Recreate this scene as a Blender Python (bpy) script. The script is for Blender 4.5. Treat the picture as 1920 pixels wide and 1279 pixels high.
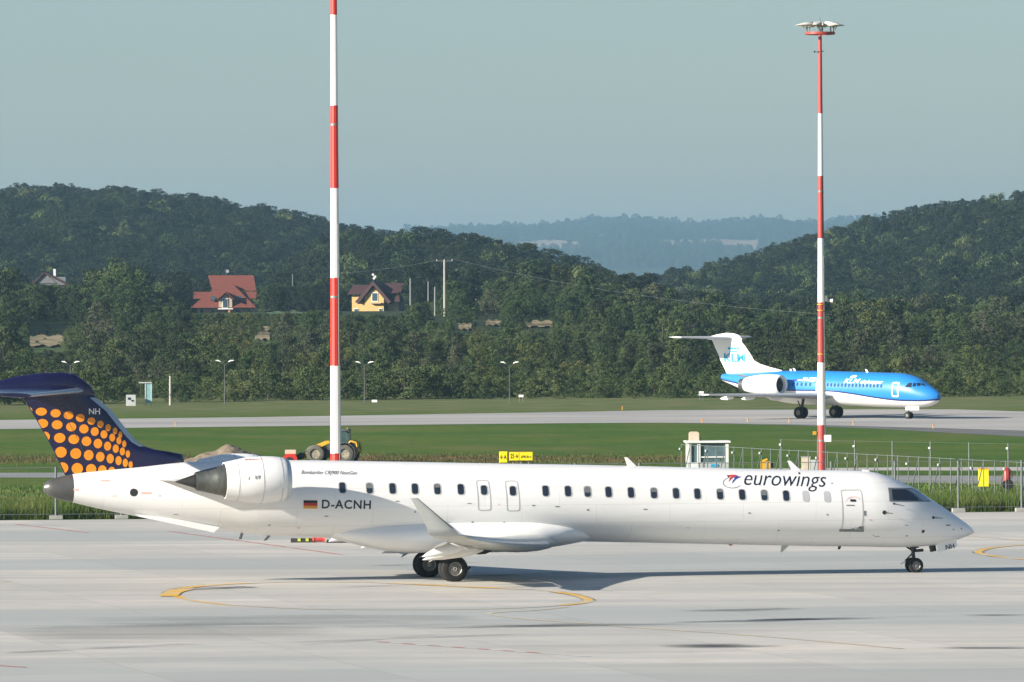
import bpy, bmesh, math, random
import numpy as np
from mathutils import Vector, Matrix

for o in list(bpy.data.objects):
    bpy.data.objects.remove(o)
SC = bpy.context.scene
COL = SC.collection
R = math.radians
random.seed(7)

# ------------------------------------------------------------------ camera
F = 11660.0            # focal length in photograph pixels (1920 wide)
CAMH = 9.2
PITCH = math.atan(39.5 / F)
ROLL = R(-0.25)
cam_data = bpy.data.cameras.new('camera')
cam_data.sensor_width = 36.0
cam_data.lens = 36.0 * F / 1920.0
cam_data.clip_start = 1.0
cam_data.clip_end = 40000.0
cam = bpy.data.objects.new('camera', cam_data)
COL.objects.link(cam)
CM = Matrix.Translation((0, 0, CAMH)) @ Matrix.Rotation(math.pi / 2 - PITCH, 4, 'X') @ Matrix.Rotation(ROLL, 4, 'Z')
cam.matrix_world = CM
SC.camera = cam

# ------------------------------------------------------------------ sky, sun, exposure
SUN_EL, SUN_TRAVEL = 20.5, 27.0          # the light travels 27 degrees left of +X
world = bpy.data.worlds.new('World')
SC.world = world
world.use_nodes = True
wn = world.node_tree
wn.nodes.clear()
sky = wn.nodes.new('ShaderNodeTexSky')
sky.sky_type = 'NISHITA'
sky.sun_disc = False
sky.sun_elevation = R(SUN_EL)
sky.sun_rotation = R(270 - SUN_TRAVEL)
sky.altitude = 200
sky.air_density = 1.0
sky.dust_density = 0.8
sky.ozone_density = 2.9
bg = wn.nodes.new('ShaderNodeBackground')
bg.inputs['Strength'].default_value = 0.05
wo = wn.nodes.new('ShaderNodeOutputWorld')
wn.links.new(sky.outputs[0], bg.inputs['Color'])
wn.links.new(bg.outputs[0], wo.inputs['Surface'])

sun_data = bpy.data.lights.new('sun', 'SUN')
sun_data.energy = 5.0
sun_data.angle = R(0.5)
sun_data.color = (1.0, 0.91, 0.79)
sun = bpy.data.objects.new('sun', sun_data)
COL.objects.link(sun)
_d = Vector((math.cos(R(SUN_TRAVEL)) * math.cos(R(SUN_EL)), math.sin(R(SUN_TRAVEL)) * math.cos(R(SUN_EL)), -math.sin(R(SUN_EL))))
sun.rotation_euler = _d.to_track_quat('-Z', 'Y').to_euler()
sun.location = (-60, 100, 80)

SC.view_settings.view_transform = 'Standard'
SC.view_settings.look = 'None'
SC.view_settings.gamma = 1.0
SC.view_settings.use_curve_mapping = False
SC.view_settings.exposure = 1.2
SC.render.engine = 'CYCLES'
SC.cycles.use_denoising = True
SC.cycles.max_bounces = 6
SC.cycles.volume_bounces = 1
SC.cycles.use_adaptive_sampling = True
SC.cycles.adaptive_threshold = 0.02

# ------------------------------------------------------------------ where things in the photograph stand
_R3 = CM.to_3x3()
def ray(px, py):
    return _R3 @ Vector(((px - 960.0) / F, -(py - 639.5) / F, -1.0))
def G(px, py, z=0.0):                      # point on the level z
    d = ray(px, py)
    t = (z - CAMH) / d.z
    return Vector((d.x * t, d.y * t, z))
def P(px, py, Y):                          # point at distance Y
    d = ray(px, py)
    t = Y / d.y
    return Vector((d.x * t, Y, CAMH + d.z * t))
def on_plane(px, py, origin, yaw, l):      # (s, z) on the vertical plane at lateral l of an aircraft
    f = Vector((math.cos(yaw), math.sin(yaw), 0)); n = Vector((-math.sin(yaw), math.cos(yaw), 0))
    d = ray(px, py); o = Vector((0, 0, CAMH)) - origin
    t = (l - o.dot(n)) / d.dot(n)
    p = o + d * t
    return p.dot(f), p.z

# ------------------------------------------------------------------ materials
MATS = {}
def mat(name, col, rough=0.6, metal=0.0, var=0.0, scale=3.0, stretch=(1, 1, 1), col2=None, bump=0.0, bscale=20.0,
        coat=0.0, spec=0.5, detail=4.0, coords='Object', lo=0.35, hi=0.65, objrand=0.0, emit=None, alpha=None, trans=0.0):
    m = bpy.data.materials.new(name); m.use_nodes = True
    nt = m.node_tree; b = nt.nodes['Principled BSDF']
    c = (*col, 1.0)
    b.inputs['Base Color'].default_value = c
    b.inputs['Roughness'].default_value = rough
    b.inputs['Metallic'].default_value = metal
    b.inputs['Specular IOR Level'].default_value = spec
    b.inputs['Coat Weight'].default_value = coat
    b.inputs['Coat Roughness'].default_value = 0.12
    tc = nt.nodes.new('ShaderNodeTexCoord'); mp = nt.nodes.new('ShaderNodeMapping')
    mp.inputs['Scale'].default_value = stretch
    nt.links.new(tc.outputs[coords], mp.inputs['Vector'])
    out = None
    if var > 0 or col2 is not None:
        n = nt.nodes.new('ShaderNodeTexNoise'); n.inputs['Scale'].default_value = scale; n.inputs['Detail'].default_value = detail
        nt.links.new(mp.outputs[0], n.inputs['Vector'])
        r = nt.nodes.new('ShaderNodeMapRange'); r.inputs['From Min'].default_value = lo; r.inputs['From Max'].default_value = hi
        nt.links.new(n.outputs['Fac'], r.inputs['Value'])
        mx = nt.nodes.new('ShaderNodeMix'); mx.data_type = 'RGBA'
        c2 = col2 if col2 is not None else tuple(max(0, x * (1 - var)) for x in col)
        mx.inputs[6].default_value = c; mx.inputs[7].default_value = (*c2, 1)
        nt.links.new(r.outputs[0], mx.inputs[0])
        out = mx.outputs[2]
    if objrand > 0:
        oi = nt.nodes.new('ShaderNodeObjectInfo')
        mr = nt.nodes.new('ShaderNodeMapRange'); mr.inputs['To Min'].default_value = 1 - objrand; mr.inputs['To Max'].default_value = 1 + objrand
        nt.links.new(oi.outputs['Random'], mr.inputs['Value'])
        vm = nt.nodes.new('ShaderNodeVectorMath'); vm.operation = 'SCALE'
        if out is not None: nt.links.new(out, vm.inputs[0])
        else: vm.inputs[0].default_value = col
        nt.links.new(mr.outputs[0], vm.inputs['Scale'])
        out = vm.outputs[0]
    if out is not None:
        nt.links.new(out, b.inputs['Base Color'])
    if bump > 0:
        n2 = nt.nodes.new('ShaderNodeTexNoise'); n2.inputs['Scale'].default_value = bscale; n2.inputs['Detail'].default_value = 5
        nt.links.new(mp.outputs[0], n2.inputs['Vector'])
        bp = nt.nodes.new('ShaderNodeBump'); bp.inputs['Strength'].default_value = bump
        nt.links.new(n2.outputs['Fac'], bp.inputs['Height']); nt.links.new(bp.outputs[0], b.inputs['Normal'])
    if emit: 
        b.inputs['Emission Color'].default_value = (*emit, 1); b.inputs['Emission Strength'].default_value = 1
    MATS[name] = m
    return m

mat('white_paint', (0.80, 0.80, 0.79), 0.32, var=0.05, scale=0.7, stretch=(0.35, 1, 2.2), coat=0.25, detail=6)
mat('navy_paint', (0.010, 0.009, 0.050), 0.22, var=0.2, scale=1.0, coat=0.4)
mat('orange_paint', (0.80, 0.27, 0.012), 0.35, var=0.04)
mat('edge_metal', (0.42, 0.50, 0.56), 0.35, metal=0.5, var=0.1, scale=2)
mat('dark_metal', (0.12, 0.125, 0.12), 0.38, metal=0.7, var=0.3, scale=4)
mat('nozzle_metal', (0.14, 0.15, 0.135), 0.42, metal=0.7, var=0.35, scale=3, stretch=(3, 1, 1))
mat('cone_grey', (0.10, 0.10, 0.098), 0.35, metal=0.3, var=0.25, scale=2)
mat('plug_metal', (0.06, 0.058, 0.055), 0.5, metal=0.6, var=0.3)
mat('wing_grey', (0.50, 0.52, 0.50), 0.4, var=0.1, scale=2)
mat('slat_metal', (0.55, 0.60, 0.64), 0.3, metal=0.35, var=0.1, scale=2)
mat('glass', (0.024, 0.034, 0.052), 0.08, var=0.4, scale=0.9, coat=0.6)
mat('blind_grey', (0.45, 0.46, 0.47), 0.5, var=0.05)
mat('outline_grey', (0.45, 0.45, 0.45), 0.6, var=0.1)
mat('sill_grey', (0.22, 0.24, 0.24), 0.5, metal=0.4, var=0.15)
mat('tyre', (0.013, 0.013, 0.013), 0.85, var=0.4, scale=8, bump=0.1)
mat('rim', (0.16, 0.16, 0.155), 0.5, metal=0.4, var=0.3, scale=9)
mat('gear_dark', (0.035, 0.038, 0.04), 0.5, metal=0.3, var=0.3, scale=6)
mat('text_navy', (0.012, 0.020, 0.040), 0.4, var=0.1)
mat('text_red', (0.50, 0.06, 0.06), 0.4, var=0.1)
mat('text_pale_red', (0.75, 0.42, 0.38), 0.5, var=0.1)
mat('text_blue', (0.03, 0.06, 0.30), 0.4, var=0.1)
mat('text_white', (0.8, 0.8, 0.8), 0.4, var=0.05)
mat('klm_glass', (0.03, 0.09, 0.22), 0.15, var=0.3, scale=2)
mat('text_sky', (0.02, 0.32, 0.58), 0.4, var=0.05)
mat('flag_black', (0.01, 0.01, 0.01), 0.5, var=0.1)
mat('flag_red', (0.42, 0.025, 0.03), 0.5, var=0.1)
mat('flag_gold', (0.62, 0.30, 0.02), 0.5, var=0.1)
mat('red_paint', (0.56, 0.030, 0.018), 0.45, var=0.12, scale=1.5, stretch=(1, 1, 0.3))
mat('faded_red', (0.38, 0.055, 0.045), 0.5, var=0.15, scale=1.2, stretch=(1, 1, 0.3))
mat('mast_white', (0.78, 0.78, 0.76), 0.45, var=0.07, scale=1.5, stretch=(1, 1, 0.3))
mat('galvanised', (0.17, 0.19, 0.19), 0.6, metal=0.2, var=0.2, scale=4)
mat('lamp_grey', (0.55, 0.55, 0.50), 0.5, var=0.15, scale=4)
mat('yellow_sign', (0.88, 0.72, 0.010), 0.45, var=0.04)
mat('loader_yellow', (0.62, 0.34, 0.02), 0.45, var=0.2, scale=3)
mat('loader_grey', (0.07, 0.08, 0.08), 0.5, var=0.3, scale=4)
mat('loader_rim', (0.50, 0.46, 0.36), 0.6, var=0.2)
mat('dusty_tyre', (0.11, 0.105, 0.09), 0.9, var=0.4, scale=4)
mat('cab_glass', (0.05, 0.09, 0.09), 0.1, var=0.2, coat=0.4)
mat('beige', (0.55, 0.47, 0.36), 0.8, var=0.15)
mat('booth_white', (0.72, 0.73, 0.72), 0.5, var=0.08, scale=2)
mat('booth_grey', (0.42, 0.45, 0.45), 0.5, var=0.1, scale=2)
mat('booth_glass', (0.10, 0.16, 0.18), 0.12, var=0.2, coat=0.3)
mat('concrete_grey', (0.36, 0.36, 0.34), 0.85, var=0.2, scale=3)
mat('orange_plastic', (0.85, 0.12, 0.02), 0.5, var=0.1)
mat('black_rubber', (0.02, 0.02, 0.022), 0.8, var=0.2)
mat('hivis', (0.45, 0.52, 0.05), 0.6, var=0.1)
mat('roof_red', (0.155, 0.040, 0.026), 0.8, var=0.2, scale=2)
mat('roof_dark', (0.050, 0.018, 0.020), 0.8, var=0.25, scale=2)
mat('wall_cream', (0.40, 0.32, 0.23), 0.85, var=0.1)
mat('wall_yellow', (0.50, 0.34, 0.13), 0.85, var=0.08)
mat('wall_brick', (0.40, 0.17, 0.09), 0.85, var=0.15)
mat('house_glass', (0.05, 0.08, 0.10), 0.15, var=0.2)
mat('white_plain', (0.75, 0.75, 0.73), 0.6, var=0.08)
mat('pole_concrete', (0.36, 0.345, 0.30), 0.85, var=0.1)
mat('teal_paint', (0.20, 0.42, 0.45), 0.6, var=0.25, scale=2)
mat('bark', (0.075, 0.06, 0.045), 0.9, var=0.3, scale=3)
mat('klm_white', (0.80, 0.80, 0.78), 0.35, var=0.04, scale=0.7, coat=0.2)
mat('klm_grey', (0.45, 0.47, 0.49), 0.4, var=0.06)
mat('lamp_post', (0.085, 0.095, 0.095), 0.7, var=0.2)
mat('house_grey', (0.16, 0.17, 0.17), 0.8, var=0.2)
mat('fence_grey', (0.14, 0.165, 0.16), 0.6, metal=0.2, var=0.2, scale=4)
mat('dull_orange', (0.50, 0.20, 0.06), 0.6, var=0.1)
mat('spoke_bright', (0.42, 0.42, 0.40), 0.45, metal=0.4, var=0.2)
mat('wire', (0.22, 0.24, 0.25), 0.6, metal=0.3, var=0.1)

# ------------------------------------------------------------------ mesh helpers
class MB:
    def __init__(s): s.v = []; s.f = []
    def add(s, vs, fs):
        b = len(s.v); s.v += [tuple(p) for p in vs]; s.f += [tuple(i + b for i in f) for f in fs]; return s
    def box(s, c, d, rz=0.0, ry=0.0):
        M = Matrix.Rotation(rz, 3, 'Z') @ Matrix.Rotation(ry, 3, 'Y')
        vs = [Vector(c) + M @ Vector((x * d[0] / 2, y * d[1] / 2, z * d[2] / 2)) for x in (-1, 1) for y in (-1, 1) for z in (-1, 1)]
        return s.add(vs, [(0, 1, 3, 2), (4, 6, 7, 5), (0, 4, 5, 1), (2, 3, 7, 6), (0, 2, 6, 4), (1, 5, 7, 3)])
    def loft(s, rings, cap=True, close=True):
        n = len(rings[0]); vs = [p for r in rings for p in r]; fs = []
        for i in range(len(rings) - 1):
            for j in range(n if close else n - 1):
                a = i * n + j; b = i * n + (j + 1) % n
                fs.append((a, b, b + n, a + n))
        if cap:
            fs.append(tuple(range(n - 1, -1, -1))); fs.append(tuple(range((len(rings) - 1) * n, len(rings) * n)))
        return s.add(vs, fs)
    def tube(s, p0, p1, r0, r1=None, n=10, cap=True):
        r1 = r0 if r1 is None else r1
        p0, p1 = Vector(p0), Vector(p1); d = (p1 - p0).normalized()
        u = d.orthogonal().normalized(); w = d.cross(u)
        rg = [[p + (u * math.cos(2 * math.pi * k / n) + w * math.sin(2 * math.pi * k / n)) * r for k in range(n)] for p, r in ((p0, r0), (p1, r1))]
        return s.loft(rg, cap)
    def path(s, pts, r, n=6):
        for a, b in zip(pts[:-1], pts[1:]): s.tube(a, b, r, n=n)
        return s
    def lathe(s, o, axis, prof, n=32, cap=True):
        o, d = Vector(o), Vector(axis).normalized()
        u = Vector((0, 0, 1)) if abs(d.z) < 0.9 else Vector((1, 0, 0))
        u = (u - d * u.dot(d)).normalized(); w = d.cross(u)
        rg = [[o + d * a + (u * math.cos(2 * math.pi * k / n) + w * math.sin(2 * math.pi * k / n)) * max(r, 1e-4) for k in range(n)] for a, r in prof]
        return s.loft(rg, cap)
    def prism(s, pts, off):                # polygon pts (3d) swept by vector off
        n = len(pts); off = Vector(off)
        vs = [Vector(p) for p in pts] + [Vector(p) + off for p in pts]
        fs = [tuple(range(n))[::-1], tuple(range(n, 2 * n))] + [(i, (i + 1) % n, (i + 1) % n + n, i + n) for i in range(n)]
        return s.add(vs, fs)
    def build(s, name, m, parent=None, smooth=None, loc=None, bevel=0.0):
        me = bpy.data.meshes.new(name); me.from_pydata(s.v, [], s.f); me.validate()
        bm = bmesh.new(); bm.from_mesh(me); bmesh.ops.remove_doubles(bm, verts=bm.verts, dist=1e-5)
        bmesh.ops.recalc_face_normals(bm, faces=bm.faces)
        if smooth is not None:
            for f in bm.faces: f.smooth = True
            for e in bm.edges:
                if len(e.link_faces) == 2 and e.calc_face_angle(0) > R(smooth): e.smooth = False
        bm.to_mesh(me); bm.free()
        me.materials.append(MATS[m] if isinstance(m, str) else m)
        o = bpy.data.objects.new(name, me); COL.objects.link(o)
        if parent is not None: o.parent = parent
        if loc is not None: o.location = loc
        return o

def tag(o, label=None, cat=None, group=None, kind=None):
    if label: o['label'] = label
    if cat: o['category'] = cat
    if group: o['group'] = group
    if kind: o['kind'] = kind
    return o
def thing(name, label, cat, loc=(0, 0, 0), rz=0.0, group=None):
    o = bpy.data.objects.new(name, None); COL.objects.link(o)
    o.location = loc; o.rotation_euler = (0, 0, rz); o.empty_display_size = 0.5
    return tag(o, label, cat, group)
def copy_tree(o, parent=None):
    c = o.copy(); COL.objects.link(c); c.parent = parent
    for ch in list(o.children): copy_tree(ch, c)
    return c

def pchip(xs, ys):
    xs = np.array(xs, float); ys = np.array(ys, float)
    h = np.diff(xs); d = np.diff(ys) / h; m = np.zeros_like(ys)
    for i in range(1, len(xs) - 1):
        if d[i - 1] * d[i] > 0:
            w1, w2 = 2 * h[i] + h[i - 1], h[i] + 2 * h[i - 1]
            m[i] = (w1 + w2) / (w1 / d[i - 1] + w2 / d[i])
    m[0], m[-1] = d[0], d[-1]
    def f(x):
        x = min(max(x, xs[0]), xs[-1]); i = min(max(int(np.searchsorted(xs, x)) - 1, 0), len(h) - 1)
        t = (x - xs[i]) / h[i]; t2, t3 = t * t, t * t * t
        return float((2 * t3 - 3 * t2 + 1) * ys[i] + (t3 - 2 * t2 + t) * h[i] * m[i] + (-2 * t3 + 3 * t2) * ys[i + 1] + (t3 - t2) * h[i] * m[i + 1])
    return f
def lin(tab):
    xs = [a for a, b in tab]; ys = [b for a, b in tab]
    return lambda x: float(np.interp(x, xs, ys))

# ------------------------------------------------------------------ ground, runway, roads, hills
def smooth(a, b, x):
    t = min(max((x - a) / (b - a), 0.0), 1.0); return t * t * (3 - 2 * t)
# crest lines: (photograph x, y of the wooded skyline) -> ground height of the crest, tree height taken off
def crest(tab, Yk, tree):
    xs = [(px - 960) / F * Yk for px, py in tab]
    zs = [CAMH + (600 + (960 - px) * 0.00436 - py) / F * Yk - tree for px, py in tab]
    return lambda X: float(np.interp(X, xs, zs))
YA, YB, YC, YD = 2600.0, 1900.0, 2450.0, 16000.0
HA = crest([(-900, 420), (-300, 372), (0, 362), (90, 357), (200, 362), (300, 371), (420, 384), (500, 399), (560, 409), (620, 424), (700, 440), (800, 455), (900, 480), (1050, 520), (1150, 560), (1400, 590)], YA, 9.5)
HB = crest([(300, 600), (500, 560), (600, 450), (660, 432), (740, 436), (820, 430), (870, 442), (940, 452), (1000, 468), (1060, 482), (1110, 504), (1160, 524), (1210, 548), (1280, 575), (1400, 595)], YB, 10.5)
HC = crest([(1000, 600), (1150, 565), (1230, 520), (1330, 503), (1380, 487), (1450, 468), (1500, 453), (1560, 434), (1620, 418), (1700, 403), (1780, 387), (1870, 374), (1920, 368), (2200, 340), (2800, 380)], YC, 9.8)
HD = crest([(-900, 440), (0, 430), (700, 440), (850, 437), (930, 434), (1010, 432), (1060, 427), (1110, 421), (1170, 419), (1230, 424), (1300, 431), (1340, 428), (1420, 420), (1460, 430), (1530, 426), (1600, 419), (1700, 425), (2000, 430), (2800, 450)], YD, 9)
def ridge(Y, yk, h, wf, wb):
    if Y < yk: return h * smooth(yk - wf, yk, Y)
    return h * (1 - 0.75 * smooth(yk, yk + wb, Y))
def height(X, Y):
    if Y <= 700: return 0.0
    u = X / Y * F + 960
    base = (10.5 - 6.0 * smooth(1080, 1350, u)) * smooth(780, 1300, Y) * (1 - 0.3 * smooth(1500, 1900, Y))
    z = base
    z = max(z, ridge(Y, YA, HA(X), 1000, 900), ridge(Y, YB, HB(X), 420, 350), ridge(Y, YC, HC(X), 1000, 900))
    z = max(z, ridge(Y, YD, max(HD(X), 1), 8000, 4000))
    z += 0.9 * math.sin(X * 0.021 + Y * 0.013) * math.sin(Y * 0.017) * smooth(900, 1500, Y)
    return max(z, 0.0)

ys = list(np.arange(-250, 700, 50)) + list(np.arange(700, 3000, 25)) + list(np.arange(3000, 20001, 200))
us = np.linspace(-1, 1, 141)
g = MB(); vs = []; fs = []
nx = len(us)
for Y in ys:
    half = 600 + 0.25 * max(Y, 0)
    for u in us:
        X = math.copysign(abs(u) ** 1.5, u) * half
        vs.append((X, Y, height(X, Y)))
for i in range(len(ys) - 1):
    for j in range(nx - 1):
        a = i * nx + j; fs.append((a, a + 1, a + nx + 1, a + nx))
g.add(vs, fs)
# grass with mown, dry and bare patches
m = mat('grass', (0.066, 0.112, 0.024), 0.9, bump=0.4, bscale=3.0)
nt = m.node_tree; b = nt.nodes['Principled BSDF']; b.inputs['Specular IOR Level'].default_value = 0.1
def noise(nt, scale, vec, detail=5, lo=0.4, hi=0.6, stretch=(1, 1, 1)):
    mp = nt.nodes.new('ShaderNodeMapping'); mp.inputs['Scale'].default_value = stretch
    nt.links.new(vec, mp.inputs['Vector'])
    n = nt.nodes.new('ShaderNodeTexNoise'); n.inputs['Scale'].default_value = scale; n.inputs['Detail'].default_value = detail
    nt.links.new(mp.outputs[0], n.inputs['Vector'])
    r = nt.nodes.new('ShaderNodeMapRange'); r.inputs['From Min'].default_value = lo; r.inputs['From Max'].default_value = hi
    nt.links.new(n.outputs['Fac'], r.inputs['Value'])
    return r.outputs[0]
def mixc(nt, fac, a, c2, factor=1.0):
    mx = nt.nodes.new('ShaderNodeMix'); mx.data_type = 'RGBA'
    if factor != 1.0:
        mm = nt.nodes.new('ShaderNodeMath'); mm.operation = 'MULTIPLY'; mm.inputs[1].default_value = factor
        nt.links.new(fac, mm.inputs[0]); fac = mm.outputs[0]
    nt.links.new(fac, mx.inputs[0])
    for k, c in ((6, a), (7, c2)):
        if isinstance(c, tuple): mx.inputs[k].default_value = (*c, 1)
        else: nt.links.new(c, mx.inputs[k])
    return mx.outputs[2]
geo = nt.nodes.new('ShaderNodeNewGeometry').outputs['Position']
c = mixc(nt, noise(nt, 0.06, geo, lo=0.40, hi=0.60, detail=8), (0.048, 0.106, 0.008), (0.086, 0.126, 0.015))
c = mixc(nt, noise(nt, 0.7, geo, lo=0.45, hi=0.7), c, (0.042, 0.078, 0.010))
c = mixc(nt, noise(nt, 0.10, geo, lo=0.52, hi=0.68, detail=8, stretch=(1, 0.35, 1)), c, (0.13, 0.12, 0.04), 0.5)
c = mixc(nt, noise(nt, 2.6, geo, lo=0.66, hi=0.72, detail=2), c, (0.30, 0.30, 0.20), 0.45)
# dry verges beyond the runway, leaf litter under the woods
sep = nt.nodes.new('ShaderNodeSeparateXYZ'); nt.links.new(geo, sep.inputs[0])
mr = nt.nodes.new('ShaderNodeMapRange'); mr.inputs['From Min'].default_value = 590; mr.inputs['From Max'].default_value = 650; nt.links.new(sep.outputs[1], mr.inputs['Value'])
c = mixc(nt, mr.outputs[0], c, mixc(nt, noise(nt, 0.2, geo, lo=0.4, hi=0.6), (0.085, 0.115, 0.035), (0.16, 0.15, 0.075)), 0.75)
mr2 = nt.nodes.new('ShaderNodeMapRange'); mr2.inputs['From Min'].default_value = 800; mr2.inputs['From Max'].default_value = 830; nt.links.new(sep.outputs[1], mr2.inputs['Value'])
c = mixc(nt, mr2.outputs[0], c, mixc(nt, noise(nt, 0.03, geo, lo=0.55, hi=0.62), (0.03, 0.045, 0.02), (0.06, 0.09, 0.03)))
nt.links.new(c, b.inputs['Base Color'])
ground = tag(g.build('ground', m, smooth=60), kind='structure')

# ---- apron
e0, e1 = G(0, 976.5), G(1920, 960.5)
ed = (e1 - e0).normalized()
E0, E1 = e0 - ed * 130, e1 + ed * 130
m = mat('apron_concrete', (0.40, 0.39, 0.355), 0.75, bump=0.05, bscale=6)
nt = m.node_tree; b = nt.nodes['Principled BSDF']; b.inputs['Specular IOR Level'].default_value = 0.25
geo = nt.nodes.new('ShaderNodeNewGeometry').outputs['Position']
c = mixc(nt, noise(nt, 0.07, geo, lo=0.38, hi=0.62, detail=8), (0.56, 0.525, 0.47), (0.455, 0.45, 0.415))
c = mixc(nt, noise(nt, 0.5, geo, lo=0.4, hi=0.65, stretch=(0.12, 1, 1)), c, (0.385, 0.385, 0.37), 0.75)
c = mixc(nt, noise(nt, 2.5, geo, lo=0.5, hi=0.75, detail=7, stretch=(0.3, 1, 1)), c, (0.33, 0.33, 0.32), 0.6)
c = mixc(nt, noise(nt, 0.025, geo, lo=0.52, hi=0.56, stretch=(0.35, 1.6, 1)), c, (0.34, 0.365, 0.355), 0.75)
br = nt.nodes.new('ShaderNodeTexBrick'); br.offset = 0.0; br.inputs['Scale'].default_value = 1.0
br.inputs['Brick Width'].default_value = 6.0; br.inputs['Row Height'].default_value = 5.0; br.inputs['Mortar Size'].default_value = 0.03; br.inputs['Mortar Smooth'].default_value = 0.3
br.inputs['Color1'].default_value = (0, 0, 0, 1); br.inputs['Color2'].default_value = (0.20, 0.20, 0.20, 1); br.inputs['Mortar'].default_value = (0.42, 0.42, 0.42, 1)
mp = nt.nodes.new('ShaderNodeMapping'); mp.inputs['Rotation'].default_value = (0, 0, R(-14)); nt.links.new(geo, mp.inputs['Vector']); nt.links.new(mp.outputs[0], br.inputs['Vector'])
c = mixc(nt, br.outputs['Color'], c, (0.20, 0.20, 0.195))
nt.links.new(c, b.inputs['Base Color'])
def sheet(name, pts, z, m, label=None):
    mb = MB(); n = len(pts)
    mb.add([(p[0], p[1], z) for p in pts] , [tuple(range(n))])
    o = mb.build(name, m)
    if o.data.polygons[0].normal.z < 0: o.data.flip_normals()
    return tag(o, kind='structure')
sheet('apron', [E0, E1, E1 - Vector((0, 260, 0)), E0 - Vector((0, 260, 0))], 0.02, m)

# ---- runway with shoulder, service roads
m = mat('runway_asphalt', (0.25, 0.245, 0.235), 0.9)
nt = m.node_tree; b = nt.nodes['Principled BSDF']; b.inputs['Specular IOR Level'].default_value = 0.15
geo = nt.nodes.new('ShaderNodeNewGeometry').outputs['Position']
c = mixc(nt, noise(nt, 0.04, geo, lo=0.35, hi=0.65), (0.38, 0.37, 0.35), (0.31, 0.305, 0.295))
c = mixc(nt, noise(nt, 0.15, geo, lo=0.5, hi=0.66, stretch=(0.15, 1, 1)), c, (0.22, 0.22, 0.215), 0.6)
nt.links.new(c, b.inputs['Base Color'])
mat('shoulder_asphalt', (0.12, 0.122, 0.12), 0.9, var=0.3, scale=0.2)
mat('road_asphalt', (0.22, 0.225, 0.225), 0.9, var=0.2, scale=0.15)
mat('road_concrete', (0.42, 0.41, 0.38), 0.85, var=0.2, scale=0.2)
far = [G(-500, 796), G(0, 788), G(480, 782.5), G(1060, 773), G(1240, 769.5), G(1600, 768), G(1790, 768), G(1920, 772), G(2300, 776)]
near = [G(2300, 817), G(1920, 808), G(1790, 804), G(1480, 796), G(1240, 793), G(1060, 794), G(480, 800), G(0, 805), G(-500, 812)]
sheet('runway', far + near, 0.02, MATS['runway_asphalt'])
sh_near = [G(2300, 829), G(1920, 819), G(1790, 812.5), G(1640, 804), G(1480, 797.5), G(1240, 793.5)]
sheet('runway_shoulder', [G(1240, 793.2)] + [G(1480, 796), G(1790, 804), G(1920, 808), G(2300, 817)] + sh_near[:-1], 0.012, MATS['shoulder_asphalt'])
sheet('service_road', [G(-400, 889), G(0, 887), G(420, 886), G(1000, 887), G(1500, 891), G(1920, 893), G(2300, 895), G(2300, 912), G(1920, 909), G(1500, 903), G(1000, 897), G(0, 896), G(-400, 898)], 0.016, MATS['road_asphalt'])
sheet('service_path', [G(1350, 880), G(1700, 876.5), G(2100, 876), G(2100, 883), G(1700, 882.5), G(1350, 883)], 0.012, MATS['road_concrete'])

# ---- painted lines on the apron
mat('line_yellow', (0.62, 0.36, 0.04), 0.7, col2=(0.47, 0.43, 0.34), scale=0.30, lo=0.44, hi=0.62, coords='Object')
mat('line_worn', (0.54, 0.455, 0.30), 0.7, col2=(0.41, 0.40, 0.36), scale=0.6, lo=0.4, hi=0.62, coords='Object')
mat('line_black', (0.09, 0.09, 0.088), 0.8, col2=(0.42, 0.41, 0.39), scale=0.30, lo=0.40, hi=0.58)
mat('line_red', (0.45, 0.13, 0.11), 0.75, col2=(0.42, 0.33, 0.30), scale=0.8, lo=0.45, hi=0.72)
mat('line_white', (0.62, 0.62, 0.60), 0.75, col2=(0.45, 0.44, 0.41), scale=0.8, lo=0.45, hi=0.72)
def catmull(pts, n=10):
    out = []
    for i in range(len(pts) - 1):
        p0, p1, p2, p3 = pts[max(i - 1, 0)], pts[i], pts[i + 1], pts[min(i + 2, len(pts) - 1)]
        for k in range(n):
            t = k / n
            out.append(0.5 * ((2 * p1) + (p2 - p0) * t + (2 * p0 - 5 * p1 + 4 * p2 - p3) * t * t + (3 * p1 - p0 - 3 * p2 + p3) * t ** 3))
    out.append(pts[-1]); return out
def ribbon(name, px, w, m, z, curved=True, parent=None, shift=0.0):
    pts = [G(*p) for p in px]
    if curved: pts = catmull(pts)
    mb = MB(); vs = []
    for i, p in enumerate(pts):
        d = (pts[min(i + 1, len(pts) - 1)] - pts[max(i - 1, 0)]); d.z = 0; d.normalize()
        n = Vector((-d.y, d.x, 0)); ww = w(i / (len(pts) - 1)) if callable(w) else w
        vs += [p + n * (ww / 2 + shift), p - n * (ww / 2 - shift)]
    for v in vs: v.z = z
    mb.add(vs, [(2 * i, 2 * i + 1, 2 * i + 3, 2 * i + 2) for i in range(len(pts) - 1)])
    o = mb.build(name, m, parent)
    if o.data.polygons[0].normal.z < 0: o.data.flip_normals()
    if parent is None: tag(o, kind='structure')
    return o
wornA = [(470, 1095), (540, 1093), (610, 1093), (700, 1094), (735, 1095.5)]
ribbon('yellow_line', wornA, 0.26, 'line_worn', 0.030)
loopA0 = [(318, 1113), (335, 1106), (372, 1101), (420, 1097), (470, 1095)]
ribbon('line_border', loopA0, 0.62, 'line_black', 0.026); ribbon('yellow_line', loopA0, 0.42, 'line_yellow', 0.031)
loopA = [(735, 1095.5), (780, 1097), (860, 1101), (940, 1104.5), (993, 1106.5)]
ribbon('line_border', loopA, 0.62, 'line_black', 0.026)
ribbon('yellow_line', loopA, 0.40, 'line_yellow', 0.031)
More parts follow.
